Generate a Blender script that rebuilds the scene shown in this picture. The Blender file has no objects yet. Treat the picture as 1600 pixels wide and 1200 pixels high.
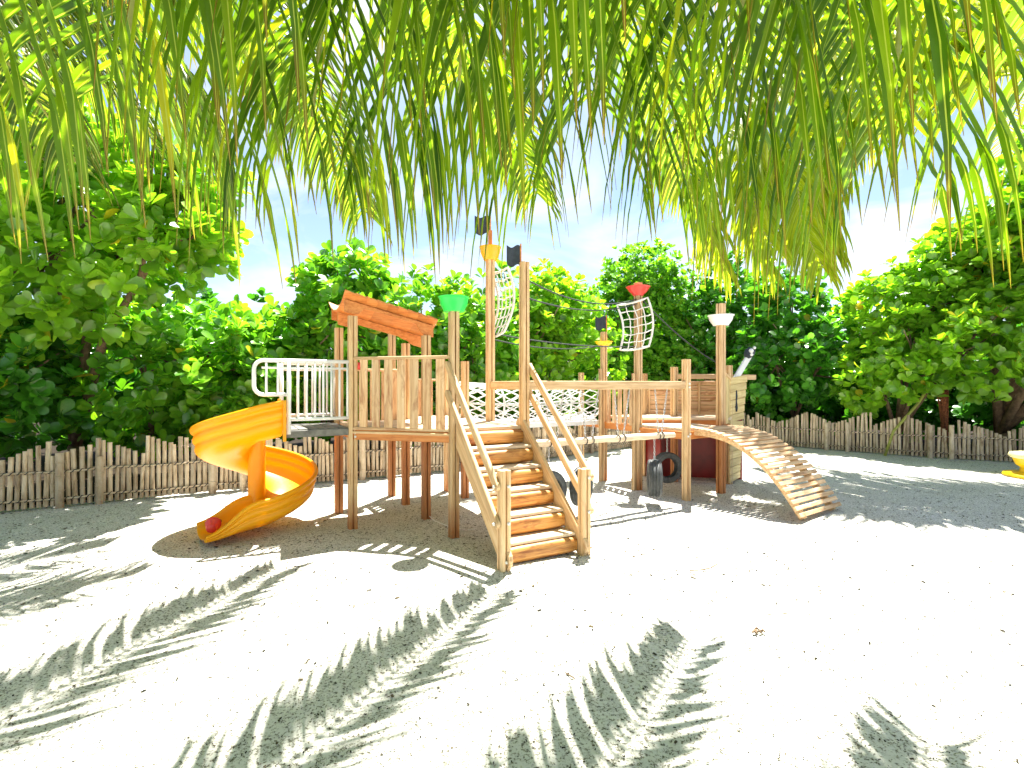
import bpy, math, random
import numpy as np
from mathutils import Vector, Matrix

random.seed(7)
rng = np.random.default_rng(11)
scene = bpy.context.scene
col = scene.collection
R = math.radians

# ------------------------------------------------------------------ camera, sky, sun, exposure
CAM_H = 1.6
FPX = 811.0                                   # focal length in photo pixels (1600 wide)
cam = bpy.data.cameras.new('camera')
cam.sensor_width = 36.0
cam.lens = FPX / 1600.0 * 36.0
cam.clip_start = 0.05
cam.clip_end = 2000.0
cam_o = bpy.data.objects.new('camera', cam)
cam_o.location = (0, 0, CAM_H)
cam_o.rotation_euler = (R(90), 0, 0)
col.objects.link(cam_o)
scene.camera = cam_o

SUN = Vector((0.114, 0.35, 1.0)).normalized()
SUN_EL = math.asin(SUN.z)
SUN_AZ = math.atan2(SUN.x, SUN.y)
world = bpy.data.worlds.new('World')
scene.world = world
world.use_nodes = True
nt = world.node_tree
nt.nodes.clear()
wo = nt.nodes.new('ShaderNodeOutputWorld')
bg = nt.nodes.new('ShaderNodeBackground')
sky = nt.nodes.new('ShaderNodeTexSky')
sky.sky_type = 'NISHITA'
sky.sun_disc = False
sky.sun_elevation = SUN_EL
sky.sun_rotation = SUN_AZ
sky.air_density = 1.0
sky.dust_density = 1.0
sky.ozone_density = 1.5
# clouds: one even noise over the whole sky dome
tc = nt.nodes.new('ShaderNodeTexCoord')
sep = nt.nodes.new('ShaderNodeSeparateXYZ')
nt.links.new(tc.outputs['Generated'], sep.inputs[0])
zz = nt.nodes.new('ShaderNodeMath'); zz.operation = 'ADD'; zz.inputs[1].default_value = 0.22
nt.links.new(sep.outputs['Z'], zz.inputs[0])
zm = nt.nodes.new('ShaderNodeMath'); zm.operation = 'MAXIMUM'; zm.inputs[1].default_value = 0.05
nt.links.new(zz.outputs[0], zm.inputs[0])
vd = nt.nodes.new('ShaderNodeVectorMath'); vd.operation = 'DIVIDE'
cmb = nt.nodes.new('ShaderNodeCombineXYZ')
for i in range(3):
    nt.links.new(zm.outputs[0], cmb.inputs[i])
nt.links.new(tc.outputs['Generated'], vd.inputs[0])
nt.links.new(cmb.outputs[0], vd.inputs[1])
cn = nt.nodes.new('ShaderNodeTexNoise')
cn.inputs['Scale'].default_value = 1.7
cn.inputs['Detail'].default_value = 7.0
cn.inputs['Roughness'].default_value = 0.55
cn.inputs['Distortion'].default_value = 0.6
nt.links.new(vd.outputs[0], cn.inputs['Vector'])
cr = nt.nodes.new('ShaderNodeValToRGB')
cr.color_ramp.elements[0].position = 0.44
cr.color_ramp.elements[1].position = 0.68
nt.links.new(cn.outputs['Fac'], cr.inputs['Fac'])
cm = nt.nodes.new('ShaderNodeMixRGB')
cm.inputs['Color2'].default_value = (5.2, 5.4, 5.7, 1)
nt.links.new(cr.outputs['Color'], cm.inputs['Fac'])
nt.links.new(sky.outputs[0], cm.inputs['Color1'])
nt.links.new(cm.outputs[0], bg.inputs['Color'])
bg.inputs['Strength'].default_value = 0.054
nt.links.new(bg.outputs[0], wo.inputs['Surface'])

sun = bpy.data.lights.new('sun', 'SUN')
sun.energy = 5.0
sun.angle = R(0.53)
sun.color = (1.0, 0.955, 0.87)
sun_o = bpy.data.objects.new('sun', sun)
sun_o.rotation_euler = (-SUN).to_track_quat('-Z', 'Y').to_euler()
sun_o.location = (2, 6, 20)
col.objects.link(sun_o)

scene.view_settings.view_transform = 'Standard'
scene.view_settings.look = 'None'
scene.view_settings.exposure = 2.15
scene.view_settings.gamma = 1.0
scene.render.engine = 'CYCLES'
scene.cycles.use_denoising = True
scene.cycles.max_bounces = 8
scene.cycles.transmission_bounces = 4
scene.cycles.transparent_max_bounces = 6

# ------------------------------------------------------------------ materials
def new_mat(name):
    m = bpy.data.materials.new(name)
    m.use_nodes = True
    n = m.node_tree
    b = n.nodes['Principled BSDF']
    return m, n, b

def N(n, typ, **kw):
    x = n.nodes.new(typ)
    for k, v in kw.items():
        if k in x.inputs:
            x.inputs[k].default_value = v
        else:
            setattr(x, k, v)
    return x

def ramp(n, stops):
    r = n.nodes.new('ShaderNodeValToRGB')
    e = r.color_ramp.elements
    while len(e) < len(stops):
        e.new(0.5)
    for i, (p, c) in enumerate(stops):
        e[i].position = p
        e[i].color = (*c, 1) if len(c) == 3 else c
    return r

def obj_coord(n, scale, rand=True):
    tc = n.nodes.new('ShaderNodeTexCoord')
    mp = n.nodes.new('ShaderNodeMapping')
    mp.inputs['Scale'].default_value = scale
    n.links.new(tc.outputs['Object'], mp.inputs['Vector'])
    if rand:
        oi = n.nodes.new('ShaderNodeObjectInfo')
        ml = N(n, 'ShaderNodeMath', operation='MULTIPLY'); ml.inputs[1].default_value = 57.0
        n.links.new(oi.outputs['Random'], ml.inputs[0])
        cb = n.nodes.new('ShaderNodeCombineXYZ')
        for i in range(3):
            n.links.new(ml.outputs[0], cb.inputs[i])
        n.links.new(cb.outputs[0], mp.inputs['Location'])
    return mp

def wood(name, dark, mid, light, wear=0.5, rough=0.65):
    m, n, b = new_mat(name)
    mp = obj_coord(n, (1.1, 24, 24))
    no = N(n, 'ShaderNodeTexNoise', Scale=1.6, Detail=6.0, Roughness=0.6, Distortion=0.35)
    n.links.new(mp.outputs[0], no.inputs['Vector'])
    r = ramp(n, [(0.30, dark), (0.47, mid), (0.66, light)])
    n.links.new(no.outputs['Fac'], r.inputs['Fac'])
    # worn, darker patches where varnish has gone
    mp2 = obj_coord(n, (2.2, 9, 9))
    no2 = N(n, 'ShaderNodeTexNoise', Scale=1.3, Detail=5.0, Roughness=0.65, Distortion=1.0)
    n.links.new(mp2.outputs[0], no2.inputs['Vector'])
    r2 = ramp(n, [(0.50, (0, 0, 0)), (0.66, (1, 1, 1))])
    n.links.new(no2.outputs['Fac'], r2.inputs['Fac'])
    f = N(n, 'ShaderNodeMath', operation='MULTIPLY'); f.inputs[1].default_value = wear
    n.links.new(r2.outputs['Color'], f.inputs[0])
    mx = n.nodes.new('ShaderNodeMixRGB')
    mx.inputs['Color2'].default_value = (dark[0] * 0.75, dark[1] * 0.55, dark[2] * 0.5, 1)
    n.links.new(f.outputs[0], mx.inputs['Fac'])
    n.links.new(r.outputs['Color'], mx.inputs['Color1'])
    oi = n.nodes.new('ShaderNodeObjectInfo')
    mr = N(n, 'ShaderNodeMapRange'); mr.inputs['To Min'].default_value = 0.82; mr.inputs['To Max'].default_value = 1.12
    n.links.new(oi.outputs['Random'], mr.inputs['Value'])
    hs = n.nodes.new('ShaderNodeHueSaturation')
    n.links.new(mr.outputs[0], hs.inputs['Value'])
    n.links.new(mx.outputs[0], hs.inputs['Color'])
    n.links.new(hs.outputs[0], b.inputs['Base Color'])
    b.inputs['Roughness'].default_value = rough
    bp = N(n, 'ShaderNodeBump', Strength=0.35, Distance=0.006)
    n.links.new(no.outputs['Fac'], bp.inputs['Height'])
    n.links.new(bp.outputs[0], b.inputs['Normal'])
    return m

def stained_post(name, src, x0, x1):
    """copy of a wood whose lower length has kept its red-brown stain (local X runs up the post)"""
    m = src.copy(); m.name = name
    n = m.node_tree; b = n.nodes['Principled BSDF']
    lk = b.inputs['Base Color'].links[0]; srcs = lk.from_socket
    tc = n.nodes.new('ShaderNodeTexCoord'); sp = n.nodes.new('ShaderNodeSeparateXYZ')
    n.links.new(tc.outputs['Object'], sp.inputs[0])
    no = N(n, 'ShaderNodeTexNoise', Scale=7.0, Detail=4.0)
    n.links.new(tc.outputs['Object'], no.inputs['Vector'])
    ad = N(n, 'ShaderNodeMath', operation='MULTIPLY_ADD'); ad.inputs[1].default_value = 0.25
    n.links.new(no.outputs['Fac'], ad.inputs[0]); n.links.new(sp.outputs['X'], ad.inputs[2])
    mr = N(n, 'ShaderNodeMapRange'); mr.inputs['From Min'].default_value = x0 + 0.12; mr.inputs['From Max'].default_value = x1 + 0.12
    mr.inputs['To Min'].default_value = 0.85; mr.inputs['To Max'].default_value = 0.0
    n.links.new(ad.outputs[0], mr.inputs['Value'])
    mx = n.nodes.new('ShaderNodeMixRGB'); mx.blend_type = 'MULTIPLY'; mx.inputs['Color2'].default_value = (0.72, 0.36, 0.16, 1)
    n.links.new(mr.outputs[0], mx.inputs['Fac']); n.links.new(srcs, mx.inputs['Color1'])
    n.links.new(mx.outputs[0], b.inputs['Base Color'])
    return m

def plain(name, c, rough=0.5, noise=0.12, nscale=6.0, spec=0.5, metal=0.0, bump=0.0):
    m, n, b = new_mat(name)
    mp = obj_coord(n, (1, 1, 1))
    no = N(n, 'ShaderNodeTexNoise', Scale=nscale, Detail=5.0, Roughness=0.6)
    n.links.new(mp.outputs[0], no.inputs['Vector'])
    lo = tuple(x * (1 - noise * 1.6) for x in c)
    hi = tuple(min(1, x * (1 + noise)) for x in c)
    r = ramp(n, [(0.3, lo), (0.65, hi)])
    n.links.new(no.outputs['Fac'], r.inputs['Fac'])
    n.links.new(r.outputs['Color'], b.inputs['Base Color'])
    b.inputs['Roughness'].default_value = rough
    b.inputs['Specular IOR Level'].default_value = spec
    b.inputs['Metallic'].default_value = metal
    if bump:
        bp = N(n, 'ShaderNodeBump', Strength=bump, Distance=0.01)
        n.links.new(no.outputs['Fac'], bp.inputs['Height'])
        n.links.new(bp.outputs[0], b.inputs['Normal'])
    return m

def leaf_mat(name, stops, rough=0.42, trans=0.4, tcol=None, spec=0.4, stripes=False):
    m, n, b = new_mat(name)
    at = n.nodes.new('ShaderNodeAttribute'); at.attribute_name = 'rnd'
    oi = n.nodes.new('ShaderNodeObjectInfo')
    # leaves that are their own object carry rnd = -1 and use the object's random number
    lt = N(n, 'ShaderNodeMath', operation='LESS_THAN'); lt.inputs[1].default_value = -0.5
    n.links.new(at.outputs['Fac'], lt.inputs[0])
    mx = n.nodes.new('ShaderNodeMix'); mx.data_type = 'FLOAT'
    n.links.new(lt.outputs[0], mx.inputs[0])
    n.links.new(at.outputs['Fac'], mx.inputs[2])
    n.links.new(oi.outputs['Random'], mx.inputs[3])
    r = ramp(n, stops)
    n.links.new(mx.outputs[0], r.inputs['Fac'])
    src = r.outputs['Color']
    # mottling along the blade
    tc = n.nodes.new('ShaderNodeTexCoord')
    no = N(n, 'ShaderNodeTexNoise', Scale=9.0, Detail=4.0)
    n.links.new(tc.outputs['Object'], no.inputs['Vector'])
    mr = N(n, 'ShaderNodeMapRange'); mr.inputs['To Min'].default_value = 0.7; mr.inputs['To Max'].default_value = 1.25
    n.links.new(no.outputs['Fac'], mr.inputs['Value'])
    hs = n.nodes.new('ShaderNodeHueSaturation')
    n.links.new(mr.outputs[0], hs.inputs['Value'])
    n.links.new(src, hs.inputs['Color'])
    src = hs.outputs[0]
    if stripes:
        a2 = n.nodes.new('ShaderNodeAttribute'); a2.attribute_name = 'tip'
        rr = ramp(n, [(0.86, (0, 0, 0)), (0.97, (1, 1, 1))])
        n.links.new(a2.outputs['Fac'], rr.inputs['Fac'])
        m2 = n.nodes.new('ShaderNodeMixRGB')
        m2.inputs['Color2'].default_value = (0.16, 0.085, 0.03, 1)
        n.links.new(rr.outputs['Color'], m2.inputs['Fac'])
        n.links.new(src, m2.inputs['Color1'])
        src = m2.outputs[0]
        a3 = n.nodes.new('ShaderNodeAttribute'); a3.attribute_name = 'rib'
        r3 = ramp(n, [(0.84, (0, 0, 0)), (0.93, (0.75, 0.75, 0.75))])
        n.links.new(a3.outputs['Fac'], r3.inputs['Fac'])
        m3 = n.nodes.new('ShaderNodeMixRGB')
        m3.inputs['Color2'].default_value = (0.42, 0.50, 0.16, 1)
        n.links.new(r3.outputs['Color'], m3.inputs['Fac'])
        n.links.new(src, m3.inputs['Color1'])
        src = m3.outputs[0]
    n.links.new(src, b.inputs['Base Color'])
    b.inputs['Roughness'].default_value = rough
    b.inputs['Specular IOR Level'].default_value = spec
    tr = n.nodes.new('ShaderNodeBsdfTranslucent')
    tm = n.nodes.new('ShaderNodeMixRGB'); tm.blend_type = 'MULTIPLY'; tm.inputs['Fac'].default_value = 1.0
    tm.inputs['Color2'].default_value = (*(tcol or (1.8, 1.9, 0.5)), 1)
    n.links.new(src, tm.inputs['Color1'])
    n.links.new(tm.outputs[0], tr.inputs['Color'])
    ms = n.nodes.new('ShaderNodeMixShader'); ms.inputs[0].default_value = trans
    n.links.new(b.outputs[0], ms.inputs[1])
    n.links.new(tr.outputs[0], ms.inputs[2])
    n.links.new(ms.outputs[0], n.nodes['Material Output'].inputs['Surface'])
    return m

M = {}
M['wood'] = wood('pine_wood', (0.42, 0.235, 0.10), (0.63, 0.42, 0.215), (0.72, 0.53, 0.31), 0.3)
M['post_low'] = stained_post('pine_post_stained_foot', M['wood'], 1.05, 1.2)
M['post_foot'] = stained_post('pine_post_damp_foot', M['wood'], 0.10, 0.45)
M['wood_worn'] = wood('worn_pine_wood', (0.44, 0.225, 0.095), (0.66, 0.43, 0.235), (0.74, 0.54, 0.33), 0.7)
M['wood_roof'] = wood('orange_stained_wood', (0.42, 0.13, 0.025), (0.56, 0.20, 0.045), (0.64, 0.27, 0.075), 0.4, 0.55)
M['wood_log'] = wood('varnished_log', (0.26, 0.085, 0.012), (0.52, 0.235, 0.05), (0.64, 0.35, 0.11), 1.0, 0.5)
M['wood_deck'] = wood('weathered_deck_wood', (0.48, 0.36, 0.24), (0.62, 0.49, 0.34), (0.70, 0.58, 0.43), 0.3, 0.7)
M['wood_yellow'] = wood('pale_hull_plank', (0.50, 0.35, 0.15), (0.64, 0.49, 0.22), (0.72, 0.58, 0.30), 0.2)
M['white_metal'] = plain('white_painted_metal', (0.78, 0.78, 0.76), 0.4, 0.04)
M['rope_white'] = plain('white_rope', (0.72, 0.71, 0.68), 0.8, 0.1, 60)
M['rope_black'] = plain('black_rope', (0.03, 0.033, 0.04), 0.7, 0.1, 40)
M['grey_board'] = plain('grey_bridge_floor', (0.16, 0.155, 0.14), 0.7, 0.25, 14)
M['galv'] = plain('galvanised_steel', (0.55, 0.56, 0.57), 0.35, 0.1, 30, metal=0.8)
M['bolt'] = plain('white_bolt_cap', (0.72, 0.72, 0.70), 0.4, 0.05)
M['green_plastic'] = plain('green_plastic', (0.02, 0.74, 0.10), 0.32, 0.05)
M['yellow_plastic'] = plain('yellow_plastic', (0.85, 0.56, 0.01), 0.32, 0.05)
M['amber_plastic'] = plain('amber_plastic', (0.88, 0.42, 0.01), 0.35, 0.06)
M['red_plastic'] = plain('red_plastic', (0.66, 0.05, 0.04), 0.35, 0.06)
M['white_plastic'] = plain('white_plastic', (0.75, 0.76, 0.76), 0.4, 0.05)
M['blue_plastic'] = plain('blue_plastic', (0.18, 0.42, 0.72), 0.35, 0.05)
M['cream_plastic'] = plain('cream_plastic', (0.78, 0.72, 0.40), 0.4, 0.06)
M['black_cloth'] = plain('black_flag_cloth', (0.03, 0.04, 0.055), 0.85, 0.2, 20)
M['red_panel'] = plain('red_painted_board', (0.22, 0.006, 0.006), 0.3, 0.25, 3)
M['rubber'] = plain('weathered_tyre_rubber', (0.055, 0.06, 0.062), 0.65, 0.3, 25, bump=0.2)
M['stone'] = plain('pale_pebble', (0.70, 0.62, 0.56), 0.7, 0.15, 20)
M['bark'] = plain('brown_bark', (0.16, 0.105, 0.06), 0.9, 0.35, 12, bump=0.6)
M['husk'] = plain('red_brown_fibre', (0.22, 0.075, 0.03), 0.95, 0.5, 30, bump=0.8)
M['rachis'] = plain('palm_rachis', (0.30, 0.32, 0.06), 0.5, 0.2, 8)
M['slide'] = None

# bamboo: warm pale cane with darker nodes and weathering
m, n, b = new_mat('bamboo_cane')
mp = obj_coord(n, (14, 14, 3.0))
no = N(n, 'ShaderNodeTexNoise', Scale=1.0, Detail=6.0, Roughness=0.65)
n.links.new(mp.outputs[0], no.inputs['Vector'])
r = ramp(n, [(0.30, (0.24, 0.16, 0.09)), (0.45, (0.52, 0.40, 0.26)), (0.62, (0.66, 0.55, 0.40))])
n.links.new(no.outputs['Fac'], r.inputs['Fac'])
oi = n.nodes.new('ShaderNodeObjectInfo')
mr = N(n, 'ShaderNodeMapRange'); mr.inputs['To Min'].default_value = 0.62; mr.inputs['To Max'].default_value = 1.12
n.links.new(oi.outputs['Random'], mr.inputs['Value'])
hs = n.nodes.new('ShaderNodeHueSaturation')
n.links.new(mr.outputs[0], hs.inputs['Value']); n.links.new(r.outputs['Color'], hs.inputs['Color'])
n.links.new(hs.outputs[0], b.inputs['Base Color'])
b.inputs['Roughness'].default_value = 0.5
M['bamboo'] = m

# slide: glossy moulded plastic, lets a little light through
m, n, b = new_mat('slide_plastic')
mp = obj_coord(n, (1, 1, 1), False)
no = N(n, 'ShaderNodeTexNoise', Scale=3.0, Detail=6.0, Roughness=0.6)
n.links.new(mp.outputs[0], no.inputs['Vector'])
r = ramp(n, [(0.3, (0.88, 0.44, 0.003)), (0.65, (0.90, 0.465, 0.004))])
n.links.new(no.outputs['Fac'], r.inputs['Fac'])
n.links.new(r.outputs['Color'], b.inputs['Base Color'])
b.inputs['Roughness'].default_value = 0.3
no3 = N(n, 'ShaderNodeTexNoise', Scale=40.0, Detail=4.0)
n.links.new(mp.outputs[0], no3.inputs['Vector'])
mr = N(n, 'ShaderNodeMapRange'); mr.inputs['To Min'].default_value = 0.22; mr.inputs['To Max'].default_value = 0.5
n.links.new(no3.outputs['Fac'], mr.inputs['Value']); n.links.new(mr.outputs[0], b.inputs['Roughness'])
tr = n.nodes.new('ShaderNodeBsdfTranslucent'); tr.inputs['Color'].default_value = (0.95, 0.55, 0.01, 1)
ms = n.nodes.new('ShaderNodeMixShader'); ms.inputs[0].default_value = 0.3
n.links.new(b.outputs[0], ms.inputs[1]); n.links.new(tr.outputs[0], ms.inputs[2])
n.links.new(ms.outputs[0], n.nodes['Material Output'].inputs['Surface'])
M['slide'] = m

# coral sand
m, n, b = new_mat('white_coral_sand')
tc = n.nodes.new('ShaderNodeTexCoord')
n1 = N(n, 'ShaderNodeTexNoise', Scale=1.1, Detail=6.0, Roughness=0.6)
n2 = N(n, 'ShaderNodeTexNoise', Scale=62.0, Detail=5.0, Roughness=0.75)
n3 = N(n, 'ShaderNodeTexNoise', Scale=26.0, Detail=6.0, Roughness=0.8)
n4 = N(n, 'ShaderNodeTexNoise', Scale=5.5, Detail=5.0, Roughness=0.7)
for x in (n1, n2, n3, n4):
    n.links.new(tc.outputs['Object'], x.inputs['Vector'])
r1 = ramp(n, [(0.30, (0.55, 0.54, 0.475)), (0.65, (0.64, 0.63, 0.585))])
n.links.new(n1.outputs['Fac'], r1.inputs['Fac'])
r2 = ramp(n, [(0.365, (0.035, 0.035, 0.022)), (0.425, (0.4, 0.38, 0.30)), (0.475, (1, 1, 1))])           # dark grains
n.links.new(n2.outputs['Fac'], r2.inputs['Fac'])
mA = n.nodes.new('ShaderNodeMixRGB'); mA.blend_type = 'MULTIPLY'; mA.inputs['Fac'].default_value = 0.95
n.links.new(r1.outputs['Color'], mA.inputs['Color1']); n.links.new(r2.outputs['Color'], mA.inputs['Color2'])
r3 = ramp(n, [(0.37, (0.16, 0.155, 0.09)), (0.48, (1, 1, 1))])
n.links.new(n3.outputs['Fac'], r3.inputs['Fac'])
r4 = ramp(n, [(0.42, (0, 0, 0)), (0.62, (1, 1, 1))])
n.links.new(n4.outputs['Fac'], r4.inputs['Fac'])
mB = n.nodes.new('ShaderNodeMixRGB'); mB.blend_type = 'MULTIPLY'
n.links.new(r4.outputs['Color'], mB.inputs['Fac'])
n.links.new(mA.outputs[0], mB.inputs['Color1']); n.links.new(r3.outputs['Color'], mB.inputs['Color2'])
n.links.new(mB.outputs[0], b.inputs['Base Color'])
b.inputs['Roughness'].default_value = 0.95
b.inputs['Specular IOR Level'].default_value = 0.15
bp = N(n, 'ShaderNodeBump', Strength=0.55, Distance=0.012)
ad = N(n, 'ShaderNodeMath', operation='ADD')
n.links.new(n2.outputs['Fac'], ad.inputs[0]); n.links.new(n3.outputs['Fac'], ad.inputs[1])
n.links.new(ad.outputs[0], bp.inputs['Height']); n.links.new(bp.outputs[0], b.inputs['Normal'])
M['sand'] = m

G_A = [(0.0, (0.06, 0.18, 0.018)), (0.4, (0.12, 0.32, 0.026)), (0.8, (0.21, 0.44, 0.036)), (0.965, (0.27, 0.48, 0.045)), (0.985, (0.55, 0.42, 0.03))]
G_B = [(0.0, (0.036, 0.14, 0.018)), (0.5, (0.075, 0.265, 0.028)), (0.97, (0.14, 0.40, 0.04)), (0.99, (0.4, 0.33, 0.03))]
G_C = [(0.0, (0.10, 0.23, 0.018)), (0.45, (0.20, 0.40, 0.03)), (0.95, (0.31, 0.53, 0.04)), (0.985, (0.56, 0.44, 0.03))]
M['leaf_a'] = leaf_mat('glossy_round_leaf', G_A, 0.27, 0.42, spec=0.85)
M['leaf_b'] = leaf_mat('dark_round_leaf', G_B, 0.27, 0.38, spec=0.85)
M['leaf_c'] = leaf_mat('lime_round_leaf', G_C, 0.29, 0.45, spec=0.85)
M['leaf_d'] = leaf_mat('small_narrow_leaf', G_A, 0.4, 0.4)
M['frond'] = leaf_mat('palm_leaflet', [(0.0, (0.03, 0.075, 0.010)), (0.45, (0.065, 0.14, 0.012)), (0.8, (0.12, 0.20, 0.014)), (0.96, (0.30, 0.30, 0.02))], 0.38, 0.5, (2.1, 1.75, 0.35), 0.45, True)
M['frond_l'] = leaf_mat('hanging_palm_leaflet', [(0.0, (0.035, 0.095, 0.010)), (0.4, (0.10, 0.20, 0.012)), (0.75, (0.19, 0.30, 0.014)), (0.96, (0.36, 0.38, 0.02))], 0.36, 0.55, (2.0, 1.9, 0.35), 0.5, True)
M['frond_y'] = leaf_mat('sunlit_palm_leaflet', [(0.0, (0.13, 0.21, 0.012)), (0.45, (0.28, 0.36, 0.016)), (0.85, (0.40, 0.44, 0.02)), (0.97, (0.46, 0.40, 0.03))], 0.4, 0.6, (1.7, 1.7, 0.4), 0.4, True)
M['litter'] = leaf_mat('dead_leaf_litter', [(0.0, (0.012, 0.011, 0.008)), (0.6, (0.035, 0.03, 0.02)), (1.0, (0.11, 0.085, 0.05))], 0.9, 0.0, (1, 1, 1), 0.1)

# ------------------------------------------------------------------ object helpers
def tag(o, label=None, cat=None, group=None, kind=None):
    if label: o['label'] = label
    if cat: o['category'] = cat
    if group: o['group'] = group
    if kind: o['kind'] = kind
    return o

def thing(name, label, cat, loc=(0, 0, 0), group=None):
    o = bpy.data.objects.new(name, None)
    o.empty_display_size = 0.2
    o.location = loc
    col.objects.link(o)
    o['_loc'] = 0
    del o['_loc']
    return tag(o, label, cat, group)

def attach(o, parent):
    """parent o keeping its own matrix as world matrix"""
    if parent is None:
        return o
    o.parent = parent
    p = Vector((0, 0, 0)); q = parent
    inv = Matrix.Identity(4)
    chain = []
    while q is not None:
        chain.append(q); q = q.parent
    w = Matrix.Identity(4)
    for q in reversed(chain):
        w = w @ q.matrix_parent_inverse @ q.matrix_basis
    o.matrix_parent_inverse = w.inverted()
    return o

def mesh_arrays(name, verts, faces, attrs=None, smooth=False):
    """verts (n,3), faces (m,k) of one size"""
    me = bpy.data.meshes.new(name)
    verts = np.ascontiguousarray(verts, dtype=np.float32)
    faces = np.ascontiguousarray(faces, dtype=np.int32)
    k = faces.shape[1]
    me.vertices.add(len(verts)); me.vertices.foreach_set('co', verts.ravel())
    me.loops.add(faces.size); me.loops.foreach_set('vertex_index', faces.ravel())
    me.polygons.add(len(faces))
    me.polygons.foreach_set('loop_start', np.arange(0, faces.size, k, dtype=np.int32))
    if attrs:
        for an, av in attrs.items():
            a = me.attributes.new(an, 'FLOAT', 'POINT')
            a.data.foreach_set('value', np.ascontiguousarray(av, dtype=np.float32))
    me.update(calc_edges=True)
    if smooth:
        me.polygons.foreach_set('use_smooth', np.ones(len(faces), dtype=bool))
    return me

class MB:
    def __init__(self):
        self.v = []; self.f = []
    def add(self, vs, fs):
        o = len(self.v)
        self.v.extend([tuple(x) for x in vs])
        self.f.extend([tuple(i + o for i in f) for f in fs])
    def tube(self, pts, rad, n=8, closed=False, caps=True):
        pts = [Vector(p) for p in pts]
        m = len(pts)
        rads = rad if hasattr(rad, '__len__') else [rad] * m
        t0 = (pts[1] - pts[0]).normalized()
        ref = Vector((0, 0, 1)) if abs(t0.z) < 0.9 else Vector((1, 0, 0))
        a = t0.cross(ref).normalized()
        rings = []
        for i in range(m):
            if closed:
                t = (pts[(i + 1) % m] - pts[i - 1]).normalized()
            else:
                t = (pts[min(i + 1, m - 1)] - pts[max(i - 1, 0)]).normalized()
            a = (a - t * a.dot(t))
            a = a.normalized() if a.length > 1e-6 else t.orthogonal().normalized()
            b = t.cross(a)
            rings.append([pts[i] + (a * math.cos(2 * math.pi * k / n) + b * math.sin(2 * math.pi * k / n)) * rads[i] for k in range(n)])
        vs = [p for r_ in rings for p in r_]
        fs = []
        for i in range(m if closed else m - 1):
            j = (i + 1) % m
            for k in range(n):
                k2 = (k + 1) % n
                fs.append((i * n + k, i * n + k2, j * n + k2, j * n + k))
        if caps and not closed:
            fs.append(tuple(reversed(range(n))))
            fs.append(tuple((m - 1) * n + k for k in range(n)))
        self.add(vs, fs)
    def prism(self, poly, z0, z1):
        n = len(poly)
        vs = [(x, y, z0) for x, y in poly] + [(x, y, z1) for x, y in poly]
        fs = [tuple(reversed(range(n))), tuple(range(n, 2 * n))]
        for i in range(n):
            j = (i + 1) % n
            fs.append((i, j, n + j, n + i))
        self.add(vs, fs)
    def lathe(self, prof, n=20, center=(0, 0, 0), axis='z'):
        cx, cy, cz = center
        vs = []
        for r_, z in prof:
            for k in range(n):
                a = 2 * math.pi * k / n
                vs.append((cx + r_ * math.cos(a), cy + r_ * math.sin(a), cz + z))
        fs = []
        for i in range(len(prof) - 1):
            for k in range(n):
                k2 = (k + 1) % n
                fs.append((i * n + k, i * n + k2, (i + 1) * n + k2, (i + 1) * n + k))
        self.add(vs, fs)
    def mesh(self, name, smooth=False):
        me = bpy.data.meshes.new(name)
        me.from_pydata([tuple(x) for x in self.v], [], self.f)
        if smooth:
            me.polygons.foreach_set('use_smooth', np.ones(len(self.f), dtype=bool))
        me.update()
        return me
    def build(self, name, mat, parent=None, smooth=False, matrix=None):
        me = self.mesh(name, smooth)
        me.materials.append(mat)
        o = bpy.data.objects.new(name, me)
        if matrix is not None:
            o.matrix_basis = matrix
        col.objects.link(o)
        attach(o, parent)
        return o

def link(name, me, mat=None, parent=None, matrix=None):
    if mat is not None and not me.materials:
        me.materials.append(mat)
    o = bpy.data.objects.new(name, me)
    if matrix is not None:
        o.matrix_basis = matrix
    col.objects.link(o)
    attach(o, parent)
    return o

def frame(p0, p1, up=(0, 0, 1)):
    """matrix with local X from p0 to p1 and local Z near up, origin p0"""
    p0 = Vector(p0); p1 = Vector(p1)
    x = (p1 - p0).normalized()
    u = Vector(up)
    y = u.cross(x)
    if y.length < 1e-5:
        y = Vector((0, 1, 0)).cross(x)
    y.normalize()
    z = x.cross(y)
    m = Matrix((x, y, z)).transposed().to_4x4()
    m.translation = p0
    return m, (p1 - p0).length

def rect_poly(w, t, c=0.006):
    a, b_ = w / 2, t / 2
    c = min(c, a * 0.4, b_ * 0.4)
    return [(-a + c, -b_), (a - c, -b_), (a, -b_ + c), (a, b_ - c), (a - c, b_), (-a + c, b_), (-a, b_ - c), (-a, -b_ + c)]

def post_poly(s=0.096):
    h = s / 2; c = 0.010; g = 0.0085; d = 0.026
    side = [(-h + c, -h), (-g, -h), (-g * 0.6, -h + d), (g * 0.6, -h + d), (g, -h), (h - c, -h)]
    out = []
    for k in range(4):
        ca, sa = [(1, 0), (0, 1), (-1, 0), (0, -1)][k]
        out += [(x * ca - y * sa, x * sa + y * ca) for x, y in side]
    return out

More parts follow.
